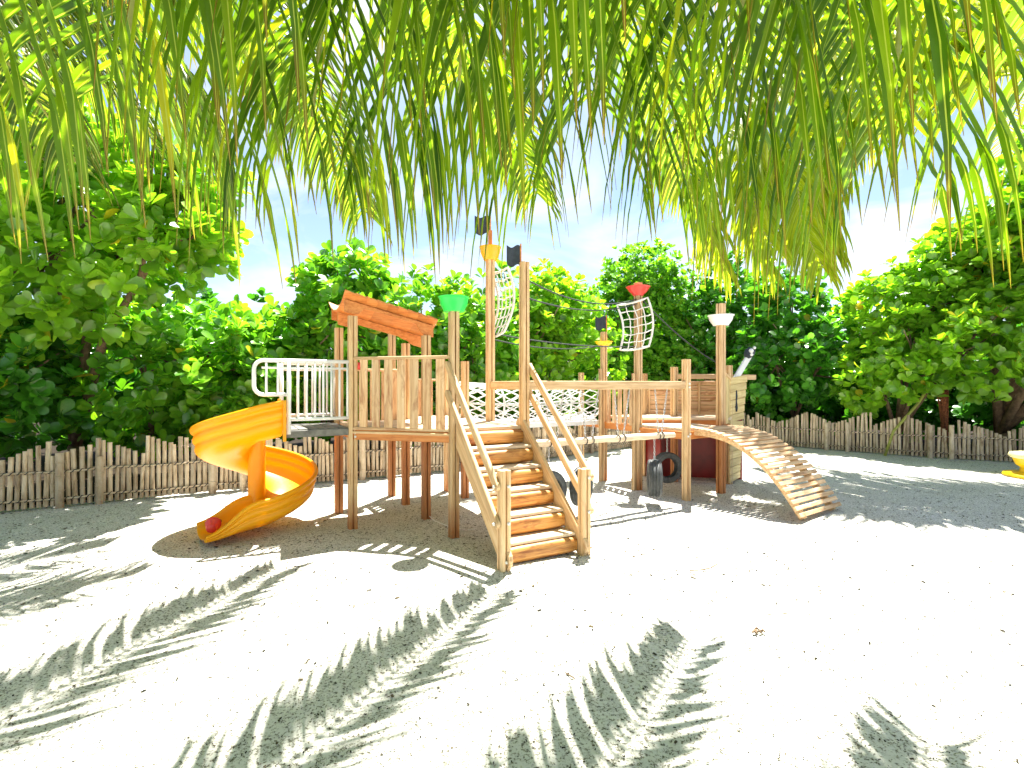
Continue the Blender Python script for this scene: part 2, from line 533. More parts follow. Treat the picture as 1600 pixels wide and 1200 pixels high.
def bar(name, p0, p1, w, t, mat, parent, up=(0, 0, 1), poly=None, round_ends=False):
    """a board/beam: width w along local Y, thickness t along local Z (near up)"""
    m, L = frame(p0, p1, up)
    poly = poly or rect_poly(w, t)
    mb = MB()
    n_ = len(poly)
    vs = []; secs = [0.0, L]
    for s in secs:
        vs += [(s, y, z) for y, z in poly]
    fs = [tuple(reversed(range(n_))), tuple(range(n_, 2 * n_))]
    for i in range(n_):
        j = (i + 1) % n_
        fs.append((i, j, n_ + j, n_ + i))
    mb.add(vs, fs)
    if round_ends:                                   # half-disc ends in the board's own plane (local X-Y)
        for s, sg in ((0.0, -1), (L, 1)):
            k = 8
            arc = [(s + sg * (w / 2) * math.sin(math.pi * i / k), (w / 2) * math.cos(math.pi * i / k)) for i in range(k + 1)]
            vs = [(x, y, -t / 2 + 0.001) for x, y in arc] + [(x, y, t / 2 - 0.001) for x, y in arc]
            q = len(arc)
            fs = [tuple(range(q)), tuple(range(2 * q - 1, q - 1, -1))]
            for i in range(q - 1):
                fs.append((i, i + 1, q + i + 1, q + i))
            mb.add(vs, fs)
    return mb.build(name, mat, parent, matrix=m)

POST = post_poly()
def post(p, z1, parent, mat=None, z0=-0.06, name='post', s=0.096):
    return bar(name, (p[0], p[1], z0), (p[0], p[1], z1), 0, 0, mat or M['wood'], parent, up=(U.x, U.y, 0), poly=post_poly(s))

def clip_poly(poly, nx, ny, d):
    """keep points with nx*x+ny*y >= d"""
    out = []
    for i in range(len(poly)):
        a = poly[i]; b_ = poly[(i + 1) % len(poly)]
        da = nx * a[0] + ny * a[1] - d; db = nx * b_[0] + ny * b_[1] - d
        if da >= 0: out.append(a)
        if (da >= 0) != (db >= 0):
            t = da / (da - db)
            out.append((a[0] + (b_[0] - a[0]) * t, a[1] + (b_[1] - a[1]) * t))
    return out

def deck(poly, direc, width, z0, z1, mat, parent, gap=0.008, name='deck_board'):
    """boards running along direc, cut to a convex outline; each board one object with local X along the grain"""
    d = Vector(direc).normalized(); nrm = Vector((-d.y, d.x))
    ds = [nrm.x * x + nrm.y * y for x, y in poly]
    lo, hi = min(ds), max(ds)
    cnt = max(1, round((hi - lo) / width)); w = (hi - lo) / cnt
    for i in range(cnt):
        a = lo + i * w + gap / 2; b_ = lo + (i + 1) * w - gap / 2
        pl = clip_poly(clip_poly(poly, nrm.x, nrm.y, a), -nrm.x, -nrm.y, -b_)
        if len(pl) < 3: continue
        ox, oy = pl[0]
        loc = [((x - ox) * d.x + (y - oy) * d.y, (x - ox) * nrm.x + (y - oy) * nrm.y) for x, y in pl]
        area = sum(loc[k][0] * loc[(k + 1) % len(loc)][1] - loc[(k + 1) % len(loc)][0] * loc[k][1] for k in range(len(loc)))
        if area < 0: loc.reverse()
        if abs(area) < 0.002: continue
        mb = MB(); dz = random.uniform(-0.0015, 0.0015)
        mb.prism(loc, z0, z1 + dz)
        mtx = Matrix(((d.x, nrm.x, 0, ox), (d.y, nrm.y, 0, oy), (0, 0, 1, 0), (0, 0, 0, 1)))
        mb.build(name, mat, parent, matrix=mtx)

_bolt = MB()
_bolt.lathe([(0.0, 0.011), (0.009, 0.009), (0.014, 0.004), (0.015, -0.006)], 8)
BOLT = _bolt.mesh('bolt', True); BOLT.materials.append(M['bolt'])
def bolt(p, facing, parent):
    q = Vector(facing).to_track_quat('Z', 'Y').to_matrix().to_4x4()
    q.translation = Vector(p)
    return link('bolt', BOLT, None, parent, q)

def bowl(p, r0, r1, h, mat, parent, z, label):
    mb = MB()
    mb.lathe([(0.0, 0.0), (r0, 0.0), (r0 * 1.03, 0.012), ((r0 + r1) * 0.55, h * 0.5), (r1 * 0.97, h * 0.9), (r1 * 1.04, h * 0.93), (r1 * 1.05, h), (r1 * 0.96, h * 1.005), (r1 * 0.55, h * 0.985), (0.0, h * 0.985)], 24)
    o = mb.build('bowl', mat, parent, smooth=True, matrix=Matrix.Translation((p[0], p[1], z)))
    es = o.modifiers.new('edge', 'EDGE_SPLIT'); es.split_angle = R(40)
    o['label'] = label
    return o

def flag(p, w, h, parent_label, d=(1, 0)):
    """thin cloth pennant with waves, on its own short stick"""
    t = thing('pirate_flag', parent_label, 'flag', p)
    mb = MB(); nx, nz = 8, 5; th = 0.004
    vs = []
    for side in (1, -1):
        for i in range(nx + 1):
            for k in range(nz + 1):
                s = i / nx; q = k / nz
                off = 0.03 * math.sin(s * 5.0 + q) * s + side * th / 2
                zt = h * q + 0.02 * math.sin(s * 7) + (0.03 if (i + k) % 3 == 0 and i == nx else 0)
                vs.append((p[0] + d[0] * s * w - d[1] * off, p[1] + d[1] * s * w + d[0] * off, p[2] + zt))
    q0 = (nx + 1) * (nz + 1); fs = []
    for b_ in (0, q0):
        for i in range(nx):
            for k in range(nz):
                a = b_ + i * (nz + 1) + k
                f = (a, a + nz + 1, a + nz + 2, a + 1)
                fs.append(f if b_ == 0 else tuple(reversed(f)))
    mb.add(vs, fs)
    mb.build('cloth', M['black_cloth'], t)
    mb = MB(); mb.tube([(p[0], p[1], p[2] - 0.16), (p[0], p[1], p[2] + h + 0.03)], 0.009, 8)
    mb.build('stick', M['wood_roof'], t)
    return t

_ln = MB()
_lp = []
for i in range(12):
    a = 2 * math.pi * i / 12
    _lp.append((0.011 * math.cos(a), 0, 0.019 * math.sin(a) + (0.006 if math.sin(a) > 0 else -0.006)))
def chain(p0, p1, mat, parent, name='chain', step=0.038):
    p0 = Vector(p0); p1 = Vector(p1)
    d = p1 - p0; k = max(2, int(d.length / step))
    q = d.to_track_quat('Z', 'Y')
    mb = MB()
    for i in range(k):
        c = p0 + d * ((i + 0.5) / k)
        rot = q.to_matrix() @ Matrix.Rotation(R(90 * (i % 2) + 20), 3, 'Z')
        pts = [c + rot @ Vector(x) for x in _lp[::2]]
        mb.tube(pts, 0.0042, 4, closed=True)
    return mb.build(name, mat, parent, smooth=True)

def rope(pts, r_, mat, parent, name='rope', n=6):
    mb = MB(); mb.tube(pts, r_, n)
    return mb.build(name, mat, parent, smooth=True)

# ------------------------------------------------------------------ lattice of the play structure (from the post feet on the sand)
TH = R(29)
U = Vector((math.cos(TH), math.sin(TH))); V = Vector((-math.sin(TH), math.cos(TH)))
C = Vector((-1.03, 6.22)); S = 0.86
def L(a, b_):
    return C + U * (a * S) + V * (b_ * S)
def P3(p, z):
    return (p[0], p[1], z)
A = L(-1, 0); D = L(0, -1); B = L(-1, 0.93); E = L(0, 0.93); Mm = L(1, 0); Gp = L(1, -1)
F = L(0, 1.69); Pq = L(1, 0.93); Nq = L(1, 1.69)
Q1 = Vector((1.52, 8.59)); Q2 = Vector((1.92, 7.90)); K = L(4, -1); W = Vector((3.07, 7.63)); Vp = Vector((2.67, 8.54))
DZ = 1.13
def U3(z=0): return Vector((U.x, U.y, z))
def V3(z=0): return Vector((V.x, V.y, z))

# ------------------------------------------------------------------ ground
def axis_coords(lo, hi, step, far, grow=1.22):
    mid = list(np.arange(lo, hi + 1e-6, step))
    a = []; s = step; x = hi
    while x < far:
        s *= grow; x += s; a.append(x)
    b_ = []; s = step; x = lo
    while x > -far:
        s *= grow; x -= s; b_.append(x)
    return np.array(b_[::-1] + mid + a)
xs = axis_coords(-6.5, 6.5, 0.055, 600); ys = axis_coords(0.6, 10.5, 0.055, 600)
gx, gy = np.meshgrid(xs, ys)
gz = np.zeros_like(gx)
def bumps(cnt, rlo, rhi, amp):
    global gz
    for _ in range(cnt):
        cx = rng.uniform(-6.5, 7.5); cy = rng.uniform(0.6, 10.5); rr = rng.uniform(rlo, rhi); am = rng.uniform(-amp, amp * 0.6)
        i0, i1 = np.searchsorted(xs, [cx - 3 * rr, cx + 3 * rr]); j0, j1 = np.searchsorted(ys, [cy - 3 * rr, cy + 3 * rr])
        gz[j0:j1, i0:i1] += am * np.exp(-((gx[j0:j1, i0:i1] - cx) ** 2 + (gy[j0:j1, i0:i1] - cy) ** 2) / (2 * rr * rr))
bumps(260, 0.12, 0.5, 0.018)
bumps(1500, 0.05, 0.11, 0.014)
gz = np.clip(gz, -0.03, 0.02)
nx_, ny_ = len(xs), len(ys)
idx = np.arange(nx_ * ny_).reshape(ny_, nx_)
fq = np.stack([idx[:-1, :-1].ravel(), idx[:-1, 1:].ravel(), idx[1:, 1:].ravel(), idx[1:, :-1].ravel()], 1)
gm = mesh_arrays('ground', np.stack([gx.ravel(), gy.ravel(), gz.ravel()], 1), fq, smooth=True)
g = link('ground', gm, M['sand']); tag(g, 'white coral sand of the playground', kind='structure')

# ------------------------------------------------------------------ play tower
tw = thing('play_tower', 'wooden play tower with orange roof, green bowl post and slatted barrier', 'play tower', P3(C, 0))
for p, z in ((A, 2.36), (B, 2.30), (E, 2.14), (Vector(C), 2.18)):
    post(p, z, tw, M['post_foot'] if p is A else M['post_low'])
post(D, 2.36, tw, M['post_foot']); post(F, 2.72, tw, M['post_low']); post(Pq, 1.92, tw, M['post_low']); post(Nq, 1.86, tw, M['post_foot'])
post(Mm, 3.22, tw); post(Gp, 2.98, tw)
bowl(D, 0.105, 0.158, 0.155, M['green_plastic'], tw, 2.36, 'bright green plastic bowl on the post by the stairs')
bowl(Mm, 0.085, 0.135, 0.17, M['amber_plastic'], tw, 3.18, 'amber yellow plastic bowl on the tallest mast')
bowl(F, 0.10, 0.155, 0.11, M['blue_plastic'], tw, 2.46, 'pale blue plastic bowl behind the orange roof')
bar('mast_tip', P3(Mm, 3.34), P3(Mm, 3.56), 0.05, 0.05, M['wood_roof'], tw)
# decks
for poly in ([A, Vector(C), D], [A, B, E, Vector(C)], [Vector(C), D, Gp, Mm], [Vector(C), Mm, Pq, E], [E, Pq, Nq, F]):
    deck([(p.x, p.y) for p in poly], U, 0.118, DZ - 0.036, DZ, M['wood_deck'], tw)
# frame beams below the decks
def beam(p, q, z, parent=tw, h=0.11, t=0.042, off=0.0, mat=None):
    p = Vector(p); q = Vector(q); d = (q - p).normalized(); nn = Vector((d.y, -d.x)) * off
    return bar('frame_beam', P3(p + nn, z), P3(q + nn, z), t, h, mat or M['wood_roof'], parent)
for p, q in ((A, D), (A, B), (B, E), (F, E), (E, Vector(C)), (Vector(C), D), (Gp, Mm), (Mm, Pq), (Pq, Nq), (F, Nq), (Vector(C), Mm), (A, Vector(C)), (E, Pq)):
    beam(p, q, DZ - 0.036 - 0.058)
bar('edge_trim', P3(A - U * 0.02, DZ - 0.022), P3(D + U * 0.02, DZ - 0.022), 0.05, 0.032, M['wood_worn'], tw)
bar('edge_trim', P3(A - V * 0.03, DZ - 0.066), P3(D - V * 0.03, DZ - 0.066), 0.03, 0.026, M['wood'], tw)
for p in (A, D, Vector(C), E, F):
    for dz in (-0.07, -0.115):
        bolt(P3(p - V * 0.052 + U * 0.02, DZ + dz), (-V.x, -V.y, 0), tw)
# barriers
def barrier(p, q, ztop, cnt, parent, w=0.088, z0=DZ - 0.01, mat=None, rail=True, skip=0.07, off=0.0, t=0.022):
    p = Vector(p); q = Vector(q); d = (q - p).normalized(); nn = Vector((d.y, -d.x)); ln = (q - p).length
    if rail:
        bar('rail', P3(p + nn * off, ztop), P3(q + nn * off, ztop), 0.07, 0.034, M['wood'], parent)
    for i in range(cnt):
        s = skip + (ln - 2 * skip) * (i + 0.5) / cnt
        c = p + d * s + nn * (off + 0.012)
        bar('slat', P3(c, z0 + random.uniform(-0.006, 0.006)), P3(c, ztop - 0.018), t, w * random.uniform(0.94, 1.05), mat or M['wood_worn'], parent, up=(d.x, d.y, 0))
barrier(A, D, 1.885, 7, tw, 0.098)
barrier(B, E, 1.78, 5, tw, 0.085)
barrier(F, Nq, 1.66, 5, tw, 0.085)
barrier(E, F, 1.66, 4, tw, 0.08)
bar('rail', P3(Mm, 1.585), P3(Gp, 1.585), 0.045, 0.10, M['wood'], tw)
bolt(P3(Mm - V * 0.055, 1.60), (-V.x, -V.y, 0), tw); bolt(P3(Mm - V * 0.055, 1.57), (-V.x, -V.y, 0), tw)
for p, s_ in ((A, 1), (D, -1)):                     # small red fixings at the rail ends
    mb = MB(); cpt = p + (D - A).normalized() * (0.075 * s_) - V * 0.03
    mb.tube([P3(cpt, 1.84), P3(cpt + V * 0.004, 1.76)], [0.014, 0.02], 8)
    mb.build('clamp', M['red_plastic'], tw, True)
# roof
rf_pts = 7
def roof_z(a, t):
    return 2.385 - 0.20 * a + 0.10 * (2 * t - 1) ** 2 - 0.02
roof_mb = MB()
bar_roof = None
nb = 9
roof = None
for i in range(nb):
    a0 = -0.12 + i * (1.24 / nb); a1 = a0 + 1.24 / nb * 1.06
    mb = MB(); vs = []
    for a, lift in ((a0, 0.014), (a1, 0.0)):
        for j in range(rf_pts):
            t = -0.13 + 1.26 * j / (rf_pts - 1)
            pt = A + (Vector(C) - A) * a + (B - A) * t
            vs.append(P3(pt, roof_z(a, t) + 0.055 + lift))
    n_ = rf_pts
    vs2 = [(x, y, z + 0.018) for x, y, z in vs]
    allv = vs + vs2; fs = []
    for j in range(n_ - 1):
        fs.append((j, j + 1, n_ + j + 1, n_ + j))
        o = 2 * n_
        fs.append((o + n_ + j, o + n_ + j + 1, o + j + 1, o + j))
        fs.append((o + j, o + j + 1, j + 1, j)); fs.append((n_ + j, n_ + j + 1, o + n_ + j + 1, o + n_ + j))
    fs.append((0, n_, 2 * n_ + n_, 2 * n_)); fs.append((n_ - 1, 2 * n_ + n_ - 1, 3 * n_ + n_ - 1, n_ + n_ - 1))
    mb.add(allv, fs)
    if roof is None:
        roof = mb.build('roof', M['wood_roof'], tw)
    else:
        mb.build('roof_board', M['wood_roof'], roof)
for t, nm in ((0.0, 'fascia'), (1.0, 'fascia'), (0.5, 'rafter')):        # arched fascia boards along both eaves
    mb = MB(); k = 20; up_ = []; lo_ = []
    for i in range(k + 1):
        a = -0.10 + 1.20 * i / k
        pt = A + (Vector(C) - A) * a + (B - A) * t
        e = min(1.0, max(0.0, (0.5 - abs(a - 0.5) - 0.07) / 0.10))
        dep = 0.135 - (0.10 if t == 0.0 else 0.06) * (1 - (1 - e) ** 2)
        zt = roof_z(a, t) + 0.054
        up_.append((pt, zt)); lo_.append((pt, zt - dep))
    vs = []
    for s_ in (-0.019, 0.019):
        for pt, z in up_: vs.append(P3(pt + V * s_, z))
        for pt, z in lo_: vs.append(P3(pt + V * s_, z))
    q = k + 1; fs = []
    for i in range(k):
        fs.append((i, i + 1, q + i + 1, q + i)); fs.append((2 * q + q + i, 2 * q + q + i + 1, 2 * q + i + 1, 2 * q + i))
        fs.append((i, 2 * q + i, 2 * q + i + 1, i + 1)); fs.append((q + i, q + i + 1, 3 * q + i + 1, 3 * q + i))
    fs.append((0, q, 3 * q, 2 * q)); fs.append((k, 2 * q + k, 3 * q + k, q + k))
    mb.add(vs, fs)
    mb.build(nm, M['wood_roof'], roof)

# ------------------------------------------------------------------ bridge with white railing to the slide
br = thing('slide_bridge', 'short grey bridge with white metal railings between tower and slide', 'bridge', P3((A + B) / 2 - U * 0.3, 0))
BL = 0.66
floor_p = [A - U * 0.05, A - U * BL, B - U * BL, B - U * 0.05]
deck([(p.x + V.x * 0, p.y) for p in floor_p], V, 0.1, DZ - 0.05, DZ - 0.012, M['grey_board'], br, name='floor_board')
for base in (A, B):
    bar('floor_beam', P3(base - U * 0.05, DZ - 0.06), P3(base - U * (BL + 0.02), DZ - 0.06), 0.05, 0.075, M['grey_board'], br)
def railing(base, loop):
    r_ = None
    zt, zb = 1.845, 1.225
    def pt(s, z): return P3(base - U * s - V * 0.02, z)
    end = 0.99 if loop else BL
    # outer tube: top rail, round nose, back under to the end leg, down to the bridge
    pts = [pt(0.03, zt)]
    if loop:
        rr = 0.09; zl = 1.49
        pts += [pt(end - rr, zt)]
        pts += [pt(end - rr + rr * math.sin(R(a)), zt - rr + rr * math.cos(R(a))) for a in (22, 45, 68, 90)]
        pts += [pt(end, zl + rr)]
        pts += [pt(end - rr + rr * math.cos(R(a)), zl + rr - rr * math.sin(R(a))) for a in (22, 45, 68, 90)]
        pts += [pt(BL + 0.02, zl)]
    mb = MB(); mb.tube(pts if loop else [pt(0.03, zt), pt(BL, zt)], 0.021, 10)
    top = mb.build('railing', M['white_metal'], br, True)
    mb = MB(); mb.tube([pt(BL, zt), pt(BL, DZ - 0.06)], 0.022, 10); mb.build('rail_leg', M['white_metal'], top, True)
    mb = MB(); mb.tube([pt(0.03, zb), pt(BL, zb)], 0.019, 10); mb.build('bottom_rail', M['white_metal'], top, True)
    mb = MB(); mb.tube([pt(0.03, zt - 0.075), pt(end - 0.07 if loop else BL, zt - 0.075)], 0.012, 8); mb.build('inner_rail', M['white_metal'], top, True)
    for i in range(7):
        s = 0.06 + i * (BL - 0.10) / 6.6
        mb = MB(); mb.tube([pt(s, zb), pt(s, zt)], 0.0125, 8); mb.build('bar', M['white_metal'], top, True)
    if loop:
        for s in (0.765, 0.875):
            mb = MB(); mb.tube([pt(s, 1.49), pt(s, zt)], 0.0125, 8); mb.build('bar', M['white_metal'], top, True)
railing(A, True); railing(B, False)

# ------------------------------------------------------------------ spiral slide
sl = thing('spiral_slide', 'yellow and orange moulded plastic spiral slide with central column', 'slide', (-2.87, 5.85, 0))
SC = Vector((-2.88, 5.86)); RC = 0.335                          # column centre, radius of the channel's centre line
path = []                                                         # (centre point, outward side vector, base height, inner-wall weight)
a_in = -61.0
ent = SC + Vector((math.cos(R(a_in)), math.sin(R(a_in)))) * RC
for i in range(4):
    s = 0.225 * (1 - i / 4)
    path.append((ent + U * s, Vector((math.cos(R(a_in)), math.sin(R(a_in)))), 1.035 - 0.012 * i, 1.0 - 0.25 * i / 4 if i else 1.0, 1.0))
nh = 56
for i in range(nh + 1):
    f = i / nh
    a = a_in - f * 350.0
    h = 0.99 - 0.90 * f ** 0.93
    w_in = max(0.0, 0.75 - f * 9.0) if f < 0.5 else max(0.0, (f - 0.80) / 0.12)
    path.append((SC + Vector((math.cos(R(a)), math.sin(R(a)))) * RC, Vector((math.cos(R(a)), math.sin(R(a)))), h, min(1, w_in), 1.0 - 0.18 * f))
a_end = a_in - 350.0
dirv = Vector((math.sin(R(a_end)), -math.cos(R(a_end))))
base_p = path[-1][0]
for i in range(1, 9):
    s = 0.60 * i / 8
    path.append((base_p + dirv * s, path[-1][1], max(0.035, 0.09 - 0.055 * (i / 5)), 1.0, 0.84 - 0.62 * (3 * (max(0, i - 2) / 6) ** 2 - 2 * (max(0, i - 2) / 6) ** 3)))
prof = [(0.268, 0.392), (0.300, 0.400), (0.312, 0.385), (0.306, 0.350), (0.272, 0.338), (0.268, 0.300), (0.286, 0.284), (0.284, 0.238), (0.258, 0.222), (0.254, 0.186), (0.268, 0.170), (0.258, 0.122), (0.222, 0.085), (0.17, 0.040), (0.05, 0.0), (-0.08, -0.012), (-0.18, 0.0), (-0.245, 0.025)]
vs = []; np_ = len(prof) + 5
for c, o, h, wi, wo in path:
    row = []
    for x, z in prof:
        zz_ = z * (wo if z > 0.05 else 1.0)
        row.append((x, zz_))
    # inner wall
    for x, z in ((-0.262, 0.09), (-0.27, 0.18), (-0.272, 0.28), (-0.30, 0.30), (-0.31, 0.285)):
        row.append((-0.262 + (x + 0.262) * wi, 0.03 + (z * 1.12 - 0.03) * wi * wo + 0.002))
    for x, z in row:
        p = c + o * x
        vs.append((p.x, p.y, h + z))
fs = []
for i in range(len(path) - 1):
    for j in range(np_ - 1):
        fs.append((i * np_ + j, i * np_ + j + 1, (i + 1) * np_ + j + 1, (i + 1) * np_ + j))
mb = MB(); mb.add(vs, fs)
ch = mb.build('channel', M['slide'], sl, True)
so = ch.modifiers.new('thick', 'SOLIDIFY'); so.thickness = 0.014; so.offset = 0
sd = ch.modifiers.new('sub', 'SUBSURF'); sd.levels = 1; sd.render_levels = 1
mb = MB(); mb.lathe([(0.092, -0.05), (0.092, 0.4), (0.09, 0.98), (0.086, 1.02), (0.0, 1.025)], 24, (SC.x, SC.y, 0))
mb.build('column', M['slide'], sl, True)
# entry collar against the bridge
e0 = ent + U * 0.228
for s_ in (-1, 1):
    q = e0 + Vector((math.cos(R(a_in)), math.sin(R(a_in)))) * (0.30 * s_)
    bar('collar', P3(q, DZ - 0.13), P3(q, 1.43), 0.05, 0.03, M['slide'], sl, up=(U.x, U.y, 0))
# red bucket in the exit
endp = path[-2][0]
bk = thing('toy_bucket', 'small red plastic bucket lying in the slide exit', 'bucket', P3(endp - dirv * 0.03, 0.05))
mb = MB(); mb.lathe([(0.0, 0.0), (0.055, 0.0), (0.06, 0.01), (0.085, 0.13), (0.092, 0.13), (0.092, 0.145), (0.08, 0.145), (0.052, 0.015), (0.0, 0.012)], 18)
mtx = Matrix.Translation(P3(endp - dirv * 0.02, 0.125)) @ Matrix.Rotation(R(200), 4, 'Z') @ Matrix.Rotation(R(78), 4, 'X') @ Matrix.Scale(0.82, 4)
bo = mb.build('body', M['red_plastic'], bk, True, matrix=mtx)
mb = MB(); mb.tube([(0.09 * math.cos(R(a)), 0.02 + 0.03 * math.sin(R(a)), 0.14 + 0.05 * math.sin(R(a))) for a in range(0, 181, 20)], 0.005, 6)
mb.build('handle', M['black_cloth'], bk, True, matrix=mtx)

# ------------------------------------------------------------------ staircase
st = thing('staircase', 'wooden stairs with log risers and double handrails up to the tower', 'stairs', P3((D + Gp) / 2 - V * 1.1, 0))
RUN = 1.12; LP = D - V * RUN; RP = Gp - V * RUN
post(LP, 0.855, st, M['wood']); post(RP, 0.80, st, M['wood'])
rise = DZ / 6.0; tread = RUN / 5.55
for i in range(1, 6):
    z = DZ - rise * i
    s1 = tread * i + 0.03; s0 = s1 - tread - 0.03
    pa = D - V * ((s0 + s1) / 2) + U * 0.045; pb = Gp - V * ((s0 + s1) / 2) - U * 0.045
    bar('tread', P3(pa, z - 0.018), P3(pb, z - 0.018), s1 - s0, 0.034, M['wood_deck'], st)
for i in range(1, 7):
    z = DZ - rise * (i - 1) - (0.036 if i > 1 else 0.04)
    s = tread * (i - 1) + 0.005 if i > 1 else 0.0
    pa = D - V * s + U * 0.05; pb = Gp - V * s - U * 0.05
    # rounded log: fat in the middle of its face, ends eased
    hh = (rise - 0.038) / 2; zc = z - hh
    mtx, Ln = frame(P3(pa, zc), P3(pb, zc))
    mb = MB(); k = 16; rings = 7; vs = []
    for r_i in range(rings):
        f = r_i / (rings - 1); x = Ln * f
        e = 1.0 - 0.10 * abs(2 * f - 1) ** 6
        for q in range(k):
            a = 2 * math.pi * q / k
            cy, sy = math.cos(a), math.sin(a)
            yy = 0.075 * math.copysign(abs(cy) ** 0.75, cy) * e * random.uniform(0.97, 1.03)
            zz_ = hh * math.copysign(abs(sy) ** 0.5, sy) * (0.985 * e + 0.015)
            vs.append((x, yy, zz_))
    fs = []
    for r_i in range(rings - 1):
        for q in range(k):
            q2 = (q + 1) % k
            fs.append((r_i * k + q, r_i * k + q2, (r_i + 1) * k + q2, (r_i + 1) * k + q))
    fs.append(tuple(reversed(range(k)))); fs.append(tuple((rings - 1) * k + q for q in range(k)))
    mb.add(vs, fs)
    lo = mb.build('riser', M['wood_log'], st, True, matrix=mtx)
    es = lo.modifiers.new('edge', 'EDGE_SPLIT'); es.split_angle = R(50)
for base, sg in ((D, 1), (Gp, -1)):
    o = U * (0.025 * sg)
    p0 = base + o + V * 0.02; p1 = base + o - V * (RUN - 0.01)
    bar('stringer', P3(p0, DZ + 0.0), P3(p1, 0.085), 0.19, 0.042, M['wood'], st, up=(U.x, U.y, 0), round_ends=True)
    for zt, zb in ((1.80, 0.72), (1.50, 0.40)):
        bar('handrail', P3(base - o * 0.6 - U * (0.055 * sg) - V * 0.0, zt), P3((base - V * RUN) - o * 0.6 - U * (0.055 * sg) + V * 0.0, zb), 0.078, 0.038, M['wood'], st, up=(U.x, U.y, 0), round_ends=True)
        f_ = base - V * RUN - U * (0.1 * sg)
        bolt(P3(f_, zb + 0.0), (-U.x * sg, -U.y * sg, 0), st)
        bolt(P3(base - V * RUN - V * 0.052 + U * 0.02, zb), (-V.x, -V.y, 0), st)
    bolt(P3(base - V * RUN - V * 0.052 - U * 0.0, 0.07), (-V.x, -V.y, 0), st)

# ------------------------------------------------------------------ overhead swing beam, hanging log, tyres
ob = thing('swing_beam', 'long pale overhead beam from the stair tower to the ship deck', 'beam', P3(K, 0))
bar('beam', P3(Gp, 1.585), P3(K, 1.585), 0.07, 0.105, M['wood'], ob)
post(K, 1.94, ob)
for dz in (0.02, -0.03):
    bolt(P3(K - V * 0.052 + U * 0.01, 1.585 + dz), (-V.x, -V.y, 0), ob)
lg = thing('hanging_log', 'pale round balance log hung on chains under the overhead beam', 'balance log', P3((Gp + K) / 2, 0.91))
GK = K - Gp; gl = GK.length; gd = GK.normalized()
mb = MB()
lpts = []
for i in range(15):
    s = 0.05 + (gl - 0.28) * i / 14
    lpts.append(P3(Gp + gd * s + V * 0.01 * math.sin(i), 0.915 + 0.003 * math.sin(i * 1.7)))
mtx, Ln = frame(lpts[0], lpts[-1])
mb.tube([(Ln * i / 14, 0.004 * math.sin(i * 1.3), 0.003 * math.sin(i * 2.1)) for i in range(15)], [0.036] + [0.042 + 0.002 * math.sin(i) for i in range(13)] + [0.036], 14)
lo = mb.build('log', M['wood_deck'], lg, True, matrix=mtx)
es = lo.modifiers.new('edge', 'EDGE_SPLIT'); es.split_angle = R(55)
hooks = [0.28, 0.54, 0.80, 1.06, 1.31, 1.56, 2.0, 2.22]
for i, s in enumerate(hooks):
    top = P3(Gp + gd * s, 1.535); s2 = s + (0.06 if i % 2 == 0 else -0.10)
    chain(top, P3(Gp + gd * s2, 0.955), M['galv'], lg)
    mb = MB(); cc = Gp + gd * s2
    mb.tube([tuple(Vector(P3(cc, 0.914)) + V3() * (0.047 * math.cos(R(a))) + Vector((0, 0, 0.047 * math.sin(R(a)))) ) for a in range(0, 360, 30)], 0.006, 5, closed=True)
    mb.build('strap', M['rope_black'], lg, True)

def tyre(label, c, z, yaw, rad, width, hang, lean=0):
    t = thing('tyre_swing', label, 'tyre swing', P3(c, z - rad))
    mb = MB()
    w = width / 2; r_ = rad
    prof = [(r_ * 0.62, -w * 0.72), (r_ * 0.66, -w * 0.94), (r_ * 0.80, -w * 1.02), (r_ * 0.93, -w * 0.95), (r_ * 0.985, -w * 0.74)]
    for gx_ in (-0.46, 0.0, 0.46):
        prof += [(r_, gx_ * w - w * 0.13), (r_ * 0.965, gx_ * w - w * 0.07), (r_ * 0.965, gx_ * w + w * 0.07), (r_, gx_ * w + w * 0.13)]
    prof += [(r_ * 0.985, w * 0.74), (r_ * 0.93, w * 0.95), (r_ * 0.80, w * 1.02), (r_ * 0.66, w * 0.94), (r_ * 0.62, w * 0.72), (r_ * 0.72, w * 0.6), (r_ * 0.9, w * 0.4), (r_ * 0.9, -w * 0.4), (r_ * 0.72, -w * 0.6), (r_ * 0.62, -w * 0.72)]
    mb.lathe(prof, 36)
    mtx = Matrix.Translation(P3(c, z)) @ Matrix.Rotation(yaw, 4, 'Z') @ Matrix.Rotation(R(lean), 4, 'Y') @ Matrix.Rotation(R(90), 4, 'X')
    o = mb.build('tyre', M['rubber'], t, True, matrix=mtx)
    es = o.modifiers.new('edge', 'EDGE_SPLIT'); es.split_angle = R(35)
    chain(P3(c, z + rad - 0.01), hang, M['galv'], t)
    mb = MB(); mb.tube([(c[0], c[1], z + rad + 0.045), (c[0], c[1], z + rad - 0.06)], 0.012, 6); mb.build('eye_bolt', M['galv'], t, True)
    return t
def on_log(s): return Gp + gd * s
tyre('black tyre hung edge-on beside the ship post', on_log(1.99), 0.36, R(80), 0.245, 0.17, P3(on_log(1.99), 0.88), 4)
tyre('black tyre hung face-on in front of the red ship panel', Vector((2.26, 7.56)), 0.385, R(12), 0.225, 0.13, P3((2.26, 7.56), 0.95))
tyre('black tyre hung right behind the lower stair post', on_log(0.80), 0.36, R(62), 0.235, 0.15, P3(on_log(0.80), 0.88), 3)
tyre('black tyre hung half hidden behind the stair handrails', on_log(0.33), 0.36, R(35), 0.235, 0.15, P3(on_log(0.33), 0.88), -3)

